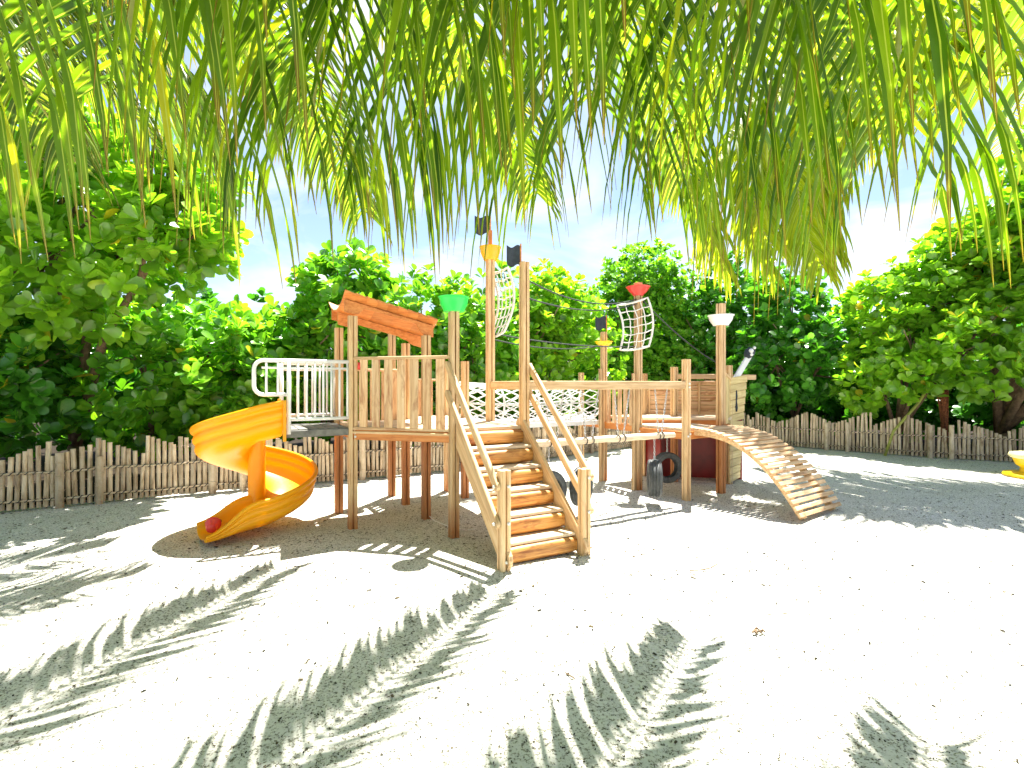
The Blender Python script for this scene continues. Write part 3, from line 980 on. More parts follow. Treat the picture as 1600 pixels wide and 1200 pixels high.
# ------------------------------------------------------------------ net tunnel
nt_ = thing('net_tunnel', 'white rope net crawl tunnel between the tower and the ship', 'net tunnel', P3((Pq + Q1) / 2, 0))
n0 = (Pq + Nq) / 2 + U * 0.04; n1 = Q1 + V * 0.32 - U * 0.04
nd = (n1 - n0); nl = nd.length; nd.normalize(); nv = Vector((-nd.y, nd.x))
TR = 0.30; TZ = 1.325
def tun(s, a, rr=TR):
    sag = -0.05 * math.sin(math.pi * s / nl)
    p = n0 + nd * s + nv * (rr * math.cos(a))
    return P3(p, TZ + sag + rr * math.sin(a))
for s in (0.0, nl * 0.25, nl * 0.5, nl * 0.75, nl):
    mb = MB(); mb.tube([tun(s, R(a)) for a in range(0, 360, 15)], 0.016, 8, closed=True)
    mb.build('hoop', M['white_metal'], nt_, True)
nhx = 14; pitch = 1.5
for sg in (1, -1):
    for k in range(nhx):
        mb = MB(); pts = []
        for i in range(61):
            s = nl * i / 60
            a = 2 * math.pi * k / nhx + sg * s * pitch * 1.0
            pts.append(tun(s, a, TR * (1 + 0.02 * math.sin(i * 1.9 + k)) + 0.003 * sg))
        mb.tube(pts, 0.0085, 5)
        mb.build('net_rope', M['rope_white'], nt_, True)
for a in (60, 90, 120, 0, 180, 235, 305):
    mb = MB(); mb.tube([tun(nl * i / 20, R(a)) for i in range(21)], 0.013, 6)
    mb.build('edge_rope', M['rope_white'], nt_, True)
bar('floor_board', P3(n0 + nv * 0.02, 1.0), P3(n1 + nv * 0.02, 1.0), 0.40, 0.045, M['white_plastic'], nt_)
bar('support_beam', P3(n0 - nv * 0.24, 0.965), P3(n1 - nv * 0.24, 0.965), 0.045, 0.07, M['white_plastic'], nt_)

# ------------------------------------------------------------------ ship platform
sh = thing('ship_platform', 'wooden pirate ship play deck with planked bow and masts with bowls', 'play ship', P3(Vp, 0))
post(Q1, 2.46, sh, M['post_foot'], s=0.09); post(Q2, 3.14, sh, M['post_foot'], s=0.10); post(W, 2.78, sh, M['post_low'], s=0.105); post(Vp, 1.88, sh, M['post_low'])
post(Q1 + V * 0.62, 1.80, sh, s=0.08); post((2.30, 9.02), 1.78, sh, s=0.085)
T0 = Vector((2.28, 9.1)); PR = Vector((3.90, 8.80)); NW = Vector((3.47, 8.28))
post((3.50, 8.36), 1.9, sh, s=0.08)
post(Q1 - U * 0.07 - V * 0.02, 1.85, sh, s=0.07); post(Q2 - U * 0.08 - V * 0.0, 1.76, sh, s=0.06)
bowl(Q1, 0.085, 0.145, 0.075, M['yellow_plastic'], sh, 2.23, 'small bright yellow bowl on a ship mast')
bowl(Q2, 0.075, 0.175, 0.14, M['red_plastic'], sh, 2.94, 'red plastic bowl on the mast with the rope sail')
bowl(W, 0.11, 0.18, 0.15, M['white_plastic'], sh, 2.46, 'white plastic bowl on the mast by the ramp')
LZ = 0.985; UZ = 1.075
deck([tuple(p) for p in (Q2, K, W, W + V * 0.5, Q2 + U * 0.35 + V * 0.4)], U, 0.11, LZ - 0.04, LZ, M['wood_deck'], sh)
deck([(1.98, 8.18), (3.42, 8.18), (3.86, 8.78), (2.3, 9.06), (1.58, 8.66)], (1, 0), 0.11, UZ - 0.04, UZ, M['wood_deck'], sh)
for p, q, z in (((1.98, 8.19), (3.40, 8.19), UZ - 0.095), (Q2, K, LZ - 0.095), (K, W, LZ - 0.095), (Q2, Q1, LZ - 0.06), (Q1, Q1 + V * 0.6, LZ - 0.06), (W, NW, LZ - 0.08)):
    beam(p, q, z, sh)
bar('deck_trim', (1.96, 8.155, UZ - 0.022), (3.43, 8.155, UZ - 0.022), 0.03, 0.04, M['wood_deck'], sh)
# slatted barrier between the two masts
barrier(Q1, Q2, 1.58, 5, sh, 0.085, LZ - 0.02)
# far hull wall: planks on the inside, red board below
mb = MB()
hw = PR - T0; hl = hw.length; hd = hw.normalized(); hn = Vector((hd.y, -hd.x))
for i in range(7):
    z = UZ + 0.0 + 0.083 * i
    e = 0.0 if i < 5 else (0.14 if i == 5 else 0.30)
    bar('hull_plank', P3(T0 + hd * e, z + 0.04), P3(PR + hd * (0.008 * i), z + 0.04), 0.024, 0.079, M['wood_worn'], sh, up=(0, 0, 1))
for s in (0.12, 0.95, 1.35):
    p = T0 + hd * s + hn * 0.03
    bar('batten', P3(p, UZ), P3(p, UZ + 0.56), 0.035, 0.06, M['wood'], sh, up=(hn.x, hn.y, 0))
rp = bar('hull_panel', P3(T0 - hn * 0.0, 0.49), P3(PR, 0.49), 0.02, 1.04, M['red_panel'], sh, up=(0, 0, 1))
rp['label'] = 'dark red board closing the ship below its deck'
bar('hull_panel', P3(T0, 0.45), P3(T0 - V * 0.5 + U * -0.05, 0.45), 0.02, 0.96, M['red_panel'], sh)
# near bow wall: short pale planks, flaring outwards to the top
nb_ = 14
for i in range(nb_):
    z = 0.02 + i * 0.122
    fl = 0.085 * (i / nb_) ** 1.5
    bot = 0.06 * (1 - i / nb_)
    p = NW + U * 0.0; q = PR + Vector((fl * 0.9, -0.02)) - Vector((bot, bot * 0.3))
    tilt = 0.03 * (1 if z > 0.9 else -1) * (i / nb_)
    if z + 0.119 > 1.74: break
    bar('bow_plank', P3(p, z + 0.06 - tilt), P3(q, z + 0.06 + tilt), 0.026, 0.115, M['wood_yellow'], sh, up=(0, 0, 1))
pa = NW + (PR - NW) * 0.38 + Vector((0.018, -0.03))
mb = MB(); mb.tube([P3(pa, 1.15), P3(pa, 1.22), P3(pa, 1.32), P3(pa, 1.40), P3(pa, 1.50)], [0.014, 0.026, 0.012, 0.022, 0.01], 8)
an = mb.build('slot_handle', M['black_cloth'], sh, True)
# slatted side between the white-bowl mast and the bow
for i in range(5):
    f = (i + 0.6) / 5.4
    p = W + (NW - W) * f
    bar('slat', P3(p, LZ), P3(p, 1.80 - 0.12 * f), 0.022, 0.095, M['wood_yellow'], sh, up=((NW - W).normalized().x, (NW - W).normalized().y, 0))
bar('rail', P3(W, 1.80), P3(NW + (NW - W) * 0.1, 1.67), 0.06, 0.035, M['wood'], sh)
bar('bowsprit', (2.75, 8.75, 1.73), (4.13, 8.82, 1.715), 0.07, 0.085, M['wood'], sh)
fg = bar('figurehead_post', (3.72, 8.62, 1.70), (3.98, 8.70, 2.08), 0.085, 0.06, M['white_plastic'], sh, up=(0, -1, 0), round_ends=True)
mb = MB(); mb.lathe([(0.0, -0.10), (0.045, -0.09), (0.075, -0.04), (0.085, 0.02), (0.06, 0.08), (0.0, 0.10)], 14)
fh = mb.build('figurehead', M['black_cloth'], sh, True, matrix=Matrix.Translation((3.97, 8.68, 2.12)) @ Matrix.Rotation(R(35), 4, 'Y'))
for dx, dz, rr in ((-0.005, 0.03, 0.042), (0.0, -0.03, 0.03), (0.05, 0.08, 0.026)):
    mb = MB(); mb.lathe([(0.0, -rr), (rr * 0.7, -rr * 0.7), (rr, 0), (rr * 0.7, rr * 0.7), (0, rr)], 10, (3.975 + dx, 8.615, 2.12 + dz))
    mb.build('knob', M['white_plastic'], fh, True)
for p in (K, W, Q2):
    bolt(P3(p - V * 0.056 + U * 0.02, LZ - 0.07), (-V.x, -V.y, 0), sh); bolt(P3(p - V * 0.056 - U * 0.02, LZ - 0.10), (-V.x, -V.y, 0), sh)

# rope sails
def sail(label, pts4, bulge, nu, nvv, outward, parent_pt):
    t = thing('rope_sail', label, 'rope net', P3(parent_pt, 1.2))
    p00, p10, p11, p01 = [Vector(p) for p in pts4]
    ow = Vector(outward)
    def q(u_, v_):
        p = p00.lerp(p10, u_).lerp(p01.lerp(p11, u_), v_)
        return p + ow * (bulge * math.sin(math.pi * v_)) + Vector((0, 0, -0.02 * math.sin(math.pi * u_)))
    mb = MB()
    rim = [q(i / 8, 0) for i in range(8)] + [q(1, i / 8) for i in range(8)] + [q(1 - i / 8, 1) for i in range(8)] + [q(0, 1 - i / 8) for i in range(8)]
    mb.tube(rim, 0.016, 8, closed=True)
    mb.build('frame_rope', M['rope_white'], t, True)
    for i in range(1, nu):
        rope([q(i / nu + 0.015 * math.sin(k * 2.0 + i), k / 10) for k in range(11)], 0.0085, M['rope_white'], t, 'net_rope')
    for k in range(1, nvv):
        rope([q(i / 8, k / nvv + 0.012 * math.sin(i * 1.7 + k)) for i in range(9)], 0.0085, M['rope_white'], t, 'net_rope')
    return t
zq = 7.80
def at(px, py, y): return ((px - 800) / FPX * y, y, CAM_H - (py - 600) / FPX * y)
sail('white rope net sail on the mast with the red bowl', [at(964, 477, zq), at(1012, 465, zq), at(1014, 541, zq), at(969, 547, zq)], 0.09, 4, 6, (0.75, -0.2, 0), Q2)
mz = 6.60
sail('white rope net sail on the mast with the amber bowl', [at(769, 427, mz + 0.15), at(793, 418, mz - 0.05), at(788, 518, mz - 0.05), at(764, 527, mz + 0.15)], 0.13, 4, 7, (0.8, -0.3, 0), Mm)
def sag_rope(label, p, q, sag):
    p = Vector(p); q = Vector(q)
    pts = [p.lerp(q, i / 24) - Vector((0, 0, sag * 4 * (i / 24) * (1 - i / 24))) for i in range(25)]
    mb = MB(); mb.tube(pts, 0.0085, 6)
    o = mb.build('rigging_rope', M['rope_black'], None, True)
    tag(o, label, 'rope')
sag_rope('upper black rigging rope from stair mast to red-bowl mast', P3(Gp, 2.80), P3(Q2, 2.90), 0.17)
sag_rope('second black rigging rope running to the rope sail top', P3(Gp, 2.59), P3(Q2, 2.83), 0.13)
sag_rope('black rigging rope from tall mast to rope sail foot', P3(Mm, 2.255), P3(Q2, 2.17), 0.06)
sag_rope('lowest black rigging rope from tall mast to small yellow bowl', P3(Mm, 2.18), P3(Q1, 2.24), 0.09)
sag_rope('black rigging rope from red-bowl mast down to ship bow', P3(Q2, 2.95), (3.9, 8.8, 1.75), 0.15)
flag((Mm.x, Mm.y + 0.01, 3.52), -0.20, 0.22, 'black pirate flag on top of the amber-bowl mast', (1, 0))
flag((Q1.x + 0.045, Q1.y, 2.50), -0.19, 0.21, 'black pirate flag above the small yellow bowl', (1, 0))
flag((Gp.x - 0.04, Gp.y, 2.94), -0.16, 0.22, 'black pirate flag on top of the stair mast', (1, 0))

# ------------------------------------------------------------------ curved slat ramp
rm = thing('slat_ramp', 'curved wooden slat ramp from the ship deck down to the sand', 'ramp', (3.75, 6.35, 0))
T_L = Vector((2.44, 7.18)); T_R = Vector((3.16, 7.60)); B_L = Vector((3.36, 6.02)); B_R = Vector((4.17, 6.60))
def ramp_pt(side, t):
    p = (T_L.lerp(B_L, t) if side == 0 else T_R.lerp(B_R, t))
    return Vector((p.x, p.y, 0.03 + 0.945 * (1 - t ** 2.55)))
ts = []                                                        # equal arc length
acc = [0.0]; fine = [i / 400 for i in range(401)]
for i in range(400):
    acc.append(acc[-1] + (ramp_pt(0, fine[i + 1]) - ramp_pt(0, fine[i])).length)
NS = 23
for i in range(NS):
    target = acc[-1] * (i + 0.5) / NS
    j = min(range(401), key=lambda k: abs(acc[k] - target)); t = fine[j]
    l, r_ = ramp_pt(0, t), ramp_pt(1, t)
    tang = (ramp_pt(0, min(1, t + 0.01)) - ramp_pt(0, max(0, t - 0.01))).normalized()
    side = (r_ - l).normalized(); nrm = tang.cross(side); nrm = nrm if nrm.z > 0 else -nrm
    nrm = (nrm + Vector((random.uniform(-.03, .03), random.uniform(-.03, .03), 0))).normalized()
    ex = random.uniform(-0.012, 0.012)
    bar('slat', l - side * (0.03 + ex) + nrm * 0.012, r_ + side * (0.03 - ex) + nrm * 0.012, 0.05, 0.026, M['wood_worn'], rm, up=nrm)
for f in (0.12, 0.88):
    mb = MB(); vs = []; k = 18
    for i in range(k + 1):
        t = i / k
        c = ramp_pt(0, t).lerp(ramp_pt(1, t), f)
        tang = (ramp_pt(0, min(1, t + 0.02)) - ramp_pt(0, max(0, t - 0.02))).normalized()
        side = (ramp_pt(1, t) - ramp_pt(0, t)).normalized(); nrm = tang.cross(side); nrm = nrm if nrm.z > 0 else -nrm
        for a, b_ in ((-0.02, -0.002), (0.02, -0.002), (0.02, -0.085), (-0.02, -0.085)):
            vs.append(c + side * a + nrm * b_)
    fs = []
    for i in range(k):
        for q in range(4):
            fs.append((i * 4 + q, i * 4 + (q + 1) % 4, (i + 1) * 4 + (q + 1) % 4, (i + 1) * 4 + q))
    fs.append((0, 1, 2, 3)); fs.append((k * 4 + 3, k * 4 + 2, k * 4 + 1, k * 4))
    mb.add(vs, fs); mb.build('stringer', M['wood'], rm)
# ------------------------------------------------------------------ bamboo fence
def cane_mesh(seed, r_=0.029):
    rr = random.Random(seed); mb = MB(); k = 8
    zs = []; z = 0.0; first = rr.uniform(0.1, 0.3); nodes = []
    z = first
    while z < 0.95:
        nodes.append(z); z += rr.uniform(0.2, 0.34)
    prof = [(r_, 0.0)]
    for nz in nodes:
        prof += [(r_ * 0.98, nz - 0.012), (r_ * 1.12, nz), (r_ * 0.97, nz + 0.012)]
    prof += [(r_, 1.0), (r_ * 0.72, 1.0), (r_ * 0.70, 0.96), (0.0, 0.96)]
    mb.lathe(prof, k)
    me = mb.mesh('cane', False); me.materials.append(M['bamboo'])
    return me
CANES = [cane_mesh(s) for s in range(5)]
def fence(label, pts, parent_loc, mode, seed):
    t = thing('bamboo_fence', label, 'fence', parent_loc, 'bamboo fence round the playground')
    rr = random.Random(seed)
    pts = [Vector(p) for p in pts]
    # smooth polyline sampled by arc length
    seg = []
    for i in range(len(pts) - 1):
        p0 = pts[max(i - 1, 0)]; p1 = pts[i]; p2 = pts[i + 1]; p3 = pts[min(i + 2, len(pts) - 1)]
        for k in range(20):
            s = k / 20
            seg.append(0.5 * ((2 * p1) + (p2 - p0) * s + (2 * p0 - 5 * p1 + 4 * p2 - p3) * s * s + (3 * p1 - p0 - 3 * p2 + p3) * s ** 3))
    seg.append(pts[-1])
    acc = [0.0]
    for i in range(len(seg) - 1): acc.append(acc[-1] + (seg[i + 1] - seg[i]).length)
    def pos(s):
        for i in range(len(seg) - 1):
            if acc[i + 1] >= s:
                f = (s - acc[i]) / max(1e-6, acc[i + 1] - acc[i]); return seg[i].lerp(seg[i + 1], f)
        return seg[-1]
    total = acc[-1]; s = 0.0; h = 0.6; cnt = 0; direction = 1
    run = rr.randint(5, 9)
    while s < total:
        p = pos(s); d = (pos(min(total, s + 0.05)) - pos(max(0, s - 0.05))).normalized()
        # saw-tooth tops: climbs cane by cane, then drops, or the other way round
        if run == 0:
            run = rr.randint(6, 11); direction = rr.choice((1, 1, -1)); h = rr.uniform(0.54, 0.62) if direction == 1 else rr.uniform(0.82, 0.90)
            if rr.random() < 0.3: direction = -1; h = 0.86
        h += direction * rr.uniform(0.018, 0.045); h = min(0.92, max(0.5, h)); run -= 1
        rad = rr.uniform(0.85, 1.12)
        mtx = Matrix.Translation((p.x, p.y, 0.02)) @ Matrix.Rotation(rr.uniform(-0.03, 0.03), 4, (d.x, d.y, 0)) @ Matrix.Rotation(rr.uniform(-0.035, 0.035), 4, (-d.y, d.x, 0)) @ Matrix.Rotation(rr.uniform(0, 6.28), 4, 'Z') @ Matrix.Diagonal((rad, rad, h, 1))
        link('cane', rr.choice(CANES), None, t, mtx)
        s += 0.068 * rad + rr.uniform(0, 0.008); cnt += 1
    # posts
    s = 0.35; pair = 0
    while s < total:
        p = pos(s); d = (pos(min(total, s + 0.05)) - pos(max(0, s - 0.05))).normalized(); nn = Vector((d.y, -d.x))
        c = p + nn * 0.075
        hh = rr.uniform(0.66, 0.80); rd = rr.uniform(1.5, 2.0)
        link('post', rr.choice(CANES), None, t, Matrix.Translation((c.x, c.y, -0.05)) @ Matrix.Rotation(rr.uniform(0, 6), 4, 'Z') @ Matrix.Diagonal((rd, rd, hh, 1)))
        pair ^= 1
        s += rr.uniform(0.32, 0.5) if pair else rr.uniform(1.15, 1.6)
    # horizontal rails with rope lashed round them
    for z in (0.12, 0.47):
        rpts = []; k = int(total / 0.12)
        for i in range(k + 1):
            p = pos(total * i / k); d = (pos(min(total, total * i / k + 0.05)) - pos(max(0, total * i / k - 0.05))).normalized(); nn = Vector((d.y, -d.x))
            rpts.append(P3(p + nn * 0.045, z + 0.008 * math.sin(i * 0.7)))
        mb = MB(); mb.tube(rpts, 0.013, 6); mb.build('rail', M['bamboo'], t, True)
        hp = []; k = int(total / 0.016)
        for i in range(k + 1):
            ss = total * i / k; p = pos(ss); d = (pos(min(total, ss + 0.05)) - pos(max(0, ss - 0.05))).normalized(); nn = Vector((d.y, -d.x))
            a = ss / 0.075 * 2 * math.pi
            hp.append(P3(p + nn * (0.045 + 0.019 * math.cos(a)), z + 0.019 * math.sin(a) + 0.006 * math.sin(ss * 5.8)))
        mb = MB(); mb.tube(hp, 0.006, 4); mb.build('lashing_rope', M['rope_black'], t, True)
    return cnt
fence('bamboo cane fence on the slide side of the playground', [(-9.2, 4.55), (-7.6, 5.7), (-6.18, 6.57), (-4.54, 7.60), (-2.9, 8.52)], (-6, 6.6, 0), 0, 3)
fence('bamboo cane fence running behind the tower and net tunnel', [(-2.84, 8.555), (-1.3, 9.5), (0.2, 10.65), (1.69, 11.95), (2.9, 13.0), (4.6, 14.1)], (0.2, 10.6, 0), 0, 8)
fence('bamboo cane fence beyond the curved slat ramp', [(4.66, 14.13), (5.7, 14.35), (6.5, 14.0), (7.2, 13.2), (8.0, 12.3), (9.0, 11.35), (10.2, 10.6), (11.6, 9.9)], (8, 12.3, 0), 0, 14)

# dark leaf mould behind the fence, out to the horizon side
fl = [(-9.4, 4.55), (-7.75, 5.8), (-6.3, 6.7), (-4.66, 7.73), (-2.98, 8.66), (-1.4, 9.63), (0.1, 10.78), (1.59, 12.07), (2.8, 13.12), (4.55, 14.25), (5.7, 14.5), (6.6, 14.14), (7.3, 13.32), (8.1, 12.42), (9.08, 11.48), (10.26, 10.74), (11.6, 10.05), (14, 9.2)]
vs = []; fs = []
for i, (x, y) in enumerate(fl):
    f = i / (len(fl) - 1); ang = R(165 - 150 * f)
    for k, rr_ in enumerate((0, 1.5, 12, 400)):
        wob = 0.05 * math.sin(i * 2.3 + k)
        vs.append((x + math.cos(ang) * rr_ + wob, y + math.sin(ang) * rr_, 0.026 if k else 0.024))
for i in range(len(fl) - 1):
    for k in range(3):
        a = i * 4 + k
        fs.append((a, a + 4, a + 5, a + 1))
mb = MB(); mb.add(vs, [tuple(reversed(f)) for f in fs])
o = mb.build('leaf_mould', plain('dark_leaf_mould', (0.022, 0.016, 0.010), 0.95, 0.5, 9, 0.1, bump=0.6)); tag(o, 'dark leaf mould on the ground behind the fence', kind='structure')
# ------------------------------------------------------------------ foliage
# one leaf: obovate blade, folded on the midrib, 12 triangles
LEAF_V = np.array([(0, 0, 0), (0.38, 0, -0.03), (0.74, 0, -0.035), (1.0, 0, -0.09), (0.30, 0.21, 0.035), (0.66, 0.345, 0.05), (0.91, 0.225, -0.01), (0.30, -0.21, 0.035), (0.66, -0.345, 0.05), (0.91, -0.225, -0.01)], dtype=np.float32)
LEAF_F = np.array([(0, 1, 4), (1, 5, 4), (1, 2, 5), (2, 6, 5), (2, 3, 6), (0, 7, 1), (1, 7, 8), (1, 8, 2), (2, 8, 9), (2, 9, 3)], dtype=np.int32)

def lobe_points(lobes, dens, r):
    P = []; Nn = []
    for (cx, cy, cz, rx, ry, rz) in lobes:
        area = 4 * math.pi * ((rx * ry) ** 1.6 + (rx * rz) ** 1.6 + (ry * rz) ** 1.6) ** (1 / 1.6) / 3 ** (1 / 1.6)
        k = int(area * dens)
        d = r.normal(size=(k, 3)); d /= np.linalg.norm(d, axis=1)[:, None]
        # lumpy outline
        ph = r.uniform(0, 6.28, 6)
        lump = 1 + 0.11 * np.sin(3.1 * d[:, 0] + 4.3 * d[:, 2] + ph[0]) + 0.10 * np.sin(5.2 * d[:, 1] - 4.1 * d[:, 0] + ph[1]) + 0.08 * np.sin(7.7 * d[:, 2] + 6.1 * d[:, 0] + ph[2]) + 0.06 * np.sin(11 * d[:, 0] - 9 * d[:, 2] + ph[3])
        lump += 0.09 * np.sign(np.sin(9 * d[:, 0] + ph[4]) * np.sin(8 * d[:, 2] + ph[5]) * np.sin(7 * d[:, 1]))
        rad = lump * (1 - np.abs(r.normal(0, 0.15, k)))
        rad = np.where(r.random(k) < 0.08, lump * r.uniform(1.0, 1.13, k), rad)
        p = np.stack([cx + d[:, 0] * rx * rad, cy + d[:, 1] * ry * rad, cz + d[:, 2] * rz * rad], 1)
        nn = d / np.array([rx, ry, rz]); nn /= np.linalg.norm(nn, axis=1)[:, None]
        ok = p[:, 2] > 0.25
        P.append(p[ok]); Nn.append(nn[ok])
    return np.concatenate(P), np.concatenate(Nn)

def leaf_frames(P, Nn, r, per, size, up=0.75, spread=(0.75, 1.25)):
    """rosettes: per leaves round an axis between outward and up; returns matrices as (M,3,3) columns, origins, size"""
    k = len(P)
    ax = Nn * 0.65 + np.array([0, 0, up]) + r.normal(0, 0.28, (k, 3)); ax /= np.linalg.norm(ax, axis=1)[:, None]
    ref = np.where(np.abs(ax[:, 2:3]) < 0.9, np.array([[0, 0, 1.0]]), np.array([[1.0, 0, 0]]))
    e1 = np.cross(ax, ref); e1 /= np.linalg.norm(e1, axis=1)[:, None]
    e2 = np.cross(ax, e1)
    a0 = r.uniform(0, 6.28, k)
    O = []; X = []; Y = []; Z = []; SZ = []; RN = []
    base = r.random(k)
    for i in range(per):
        a = a0 + i * 2.4 + r.normal(0, 0.2, k)
        til = r.uniform(*spread, k) * (0.55 + 0.45 * (i + 1) / per)
        rad = e1 * np.cos(a)[:, None] + e2 * np.sin(a)[:, None]
        x = rad * np.sin(til)[:, None] + ax * np.cos(til)[:, None]
        x[:, 2] -= 0.12; x /= np.linalg.norm(x, axis=1)[:, None]
        y = np.cross(ax, x); y /= np.maximum(1e-5, np.linalg.norm(y, axis=1))[:, None]
        roll = r.normal(0, 0.25, k)
        z = np.cross(x, y)
        y2 = y * np.cos(roll)[:, None] + z * np.sin(roll)[:, None]; z2 = np.cross(x, y2)
        O.append(P - ax * (0.05 * i / per) + x * 0.012); X.append(x); Y.append(y2); Z.append(z2)
        SZ.append(size * r.uniform(0.62, 1.15, k)); RN.append(np.clip(base * 0.75 + r.random(k) * 0.28, 0, 1))
    return [np.concatenate(q) for q in (O, X, Y, Z, SZ, RN)]

def leaf_mesh(name, O, X, Y, Z, SZ, RN, mat):
    k = len(O)
    if k == 0: return None
    lv = LEAF_V
    v = O[:, None, :] + SZ[:, None, None] * (lv[None, :, 0:1] * X[:, None, :] + lv[None, :, 1:2] * Y[:, None, :] + lv[None, :, 2:3] * Z[:, None, :])
    f = LEAF_F[None] + (np.arange(k) * len(lv))[:, None, None]
    me = mesh_arrays(name, v.reshape(-1, 3), f.reshape(-1, 3), {'rnd': np.repeat(RN, len(lv))}, smooth=True)
    me.materials.append(mat)
    return me

_single = {}
def single_leaf(mat):
    if mat.name not in _single:
        me = mesh_arrays('leaf', LEAF_V, LEAF_F, {'rnd': np.full(len(LEAF_V), -1.0)}, smooth=True)
        me.materials.append(mat); _single[mat.name] = me
    return _single[mat.name]

def tree(name, label, cat, base, lobes, mat, seed, size=0.17, dens=26, per=7, singles=0, trunk_r=0.07, group=None, up=0.75):
    t = thing(name, label, cat, (base[0], base[1], 0), group)
    size *= 1.22; dens *= 0.74
    r = np.random.default_rng(seed)
    P, Nn = lobe_points(lobes, dens, r)
    O, X, Y, Z, SZ, RN = leaf_frames(P, Nn, r, per, size, up)
    if singles:
        # the leaves that show largest: nearest to the photographer on the outside of the crown
        dist = np.linalg.norm(O - np.array([0, 0, 1.6]), axis=1)
        xx = np.abs(O[:, 0] / np.maximum(O[:, 1], 0.1)) < 0.99
        key = dist / SZ + np.where(xx, 0, 1e6)
        order = np.argsort(key)[:singles]
        for i in order:
            mtx = Matrix(((X[i, 0] * SZ[i], Y[i, 0] * SZ[i], Z[i, 0] * SZ[i], O[i, 0]), (X[i, 1] * SZ[i], Y[i, 1] * SZ[i], Z[i, 1] * SZ[i], O[i, 1]), (X[i, 2] * SZ[i], Y[i, 2] * SZ[i], Z[i, 2] * SZ[i], O[i, 2]), (0, 0, 0, 1)))
            link('leaf', single_leaf(mat), None, t, mtx)
        keep = np.ones(len(O), bool); keep[order] = False
        O, X, Y, Z, SZ, RN = O[keep], X[keep], Y[keep], Z[keep], SZ[keep], RN[keep]
    me = leaf_mesh('crown', O, X, Y, Z, SZ, RN, mat)
    o = link('crown', me, None, t)
    if singles: o['kind'] = 'stuff'
    # stems: from the foot to every lobe, forking
    rr = random.Random(seed)
    mb = MB()
    b0 = Vector((base[0], base[1], -0.05))
    fork = Vector((base[0] + rr.uniform(-.1, .1), base[1] + rr.uniform(-.1, .1), rr.uniform(0.35, 0.7)))
    mb.tube([b0, (b0 + fork) / 2 + Vector((0.03, 0, 0)), fork], [trunk_r * 1.3, trunk_r * 1.05, trunk_r], 9)
    mb.build('trunk', M['bark'], t, True)
    for (cx, cy, cz, rx, ry, rz) in lobes:
        mb = MB(); tip = Vector((cx, cy, cz + rz * 0.3)); mid = fork.lerp(tip, 0.5) + Vector((rr.uniform(-.2, .2), rr.uniform(-.2, .2), rr.uniform(-.1, .1)))
        mb.tube([fork, fork.lerp(mid, 0.5), mid, mid.lerp(tip, 0.55), tip], [trunk_r * 0.8, trunk_r * 0.68, trunk_r * 0.55, trunk_r * 0.4, trunk_r * 0.2], 7)
        for k in range(6):
            d = Vector((rr.uniform(-1, 1) * rx, rr.uniform(-1, 0.6) * ry, rr.uniform(-0.7, 0.9) * rz))
            q = mid.lerp(tip, rr.uniform(0.2, 0.9)); e = Vector((cx, cy, cz)) + d * 0.85
            mb.tube([q, q.lerp(e, 0.5) + Vector((0, 0, rr.uniform(-.1, .1))), e], [trunk_r * 0.35, trunk_r * 0.25, trunk_r * 0.12], 5)
        mb.build('limb', M['bark'], t, True)
    return t

tree('sea_lettuce_tree', 'tall leafy tree reaching over the fence beside the slide', 'tree', (-7.2, 8.6), [(-5.7, 7.5, 4.0, 1.5, 1.0, 1.1), (-4.7, 7.3, 3.75, 0.75, 0.7, 0.55), (-6.6, 7.4, 3.2, 1.1, 0.9, 1.0), (-6.9, 7.6, 5.0, 1.3, 1.0, 0.9)], M['leaf_c'], 21, 0.19, 22, 7, 220, 0.11)
tree('shrub', 'broad round-leaved shrub behind the fence to the side of the slide', 'shrub', (-6.3, 9.0), [(-6.2, 8.6, 1.75, 1.2, 0.85, 1.2), (-5.2, 9.1, 1.95, 1.1, 0.9, 1.15), (-4.75, 9.0, 1.3, 0.8, 0.7, 0.8)], M['leaf_a'], 22, 0.175, 26, 7, 220)
tree('shrub', 'round-leaved shrub by the outermost bamboo fence posts', 'shrub', (-8.4, 8.0), [(-7.9, 7.5, 2.0, 1.0, 0.8, 1.3), (-8.8, 6.9, 2.2, 1.1, 1.0, 1.6), (-7.3, 7.6, 1.5, 0.8, 0.6, 0.9)], M['leaf_b'], 23, 0.2, 24, 7, 160)
tree('shrub', 'tall domed shrub directly behind the white bridge railing', 'shrub', (-3.7, 10.2), [(-4.1, 9.75, 1.9, 1.15, 0.9, 1.25), (-3.2, 10.1, 2.5, 1.15, 0.9, 1.5), (-3.35, 10.3, 3.35, 0.85, 0.8, 0.85), (-4.5, 9.6, 1.5, 0.75, 0.6, 0.8)], M['leaf_a'], 24, 0.18, 26, 7, 260)
tree('shrub', 'dense shrub behind the roofed tower', 'shrub', (-1.6, 11.4), [(-1.8, 11.1, 2.1, 1.2, 0.9, 1.7), (-0.8, 11.6, 2.4, 1.1, 0.9, 1.55), (-2.3, 10.8, 1.5, 0.9, 0.7, 1.2)], M['leaf_a'], 25, 0.165, 27, 7, 120)
tree('shrub', 'bright shrub behind the two tall stair masts', 'shrub', (0.5, 12.9), [(0.1, 12.4, 2.3, 1.3, 0.9, 1.75), (1.4, 13.3, 2.4, 1.3, 1.0, 1.85), (0.9, 12.9, 3.4, 1.0, 0.9, 0.95)], M['leaf_c'], 26, 0.165, 27, 7, 60)
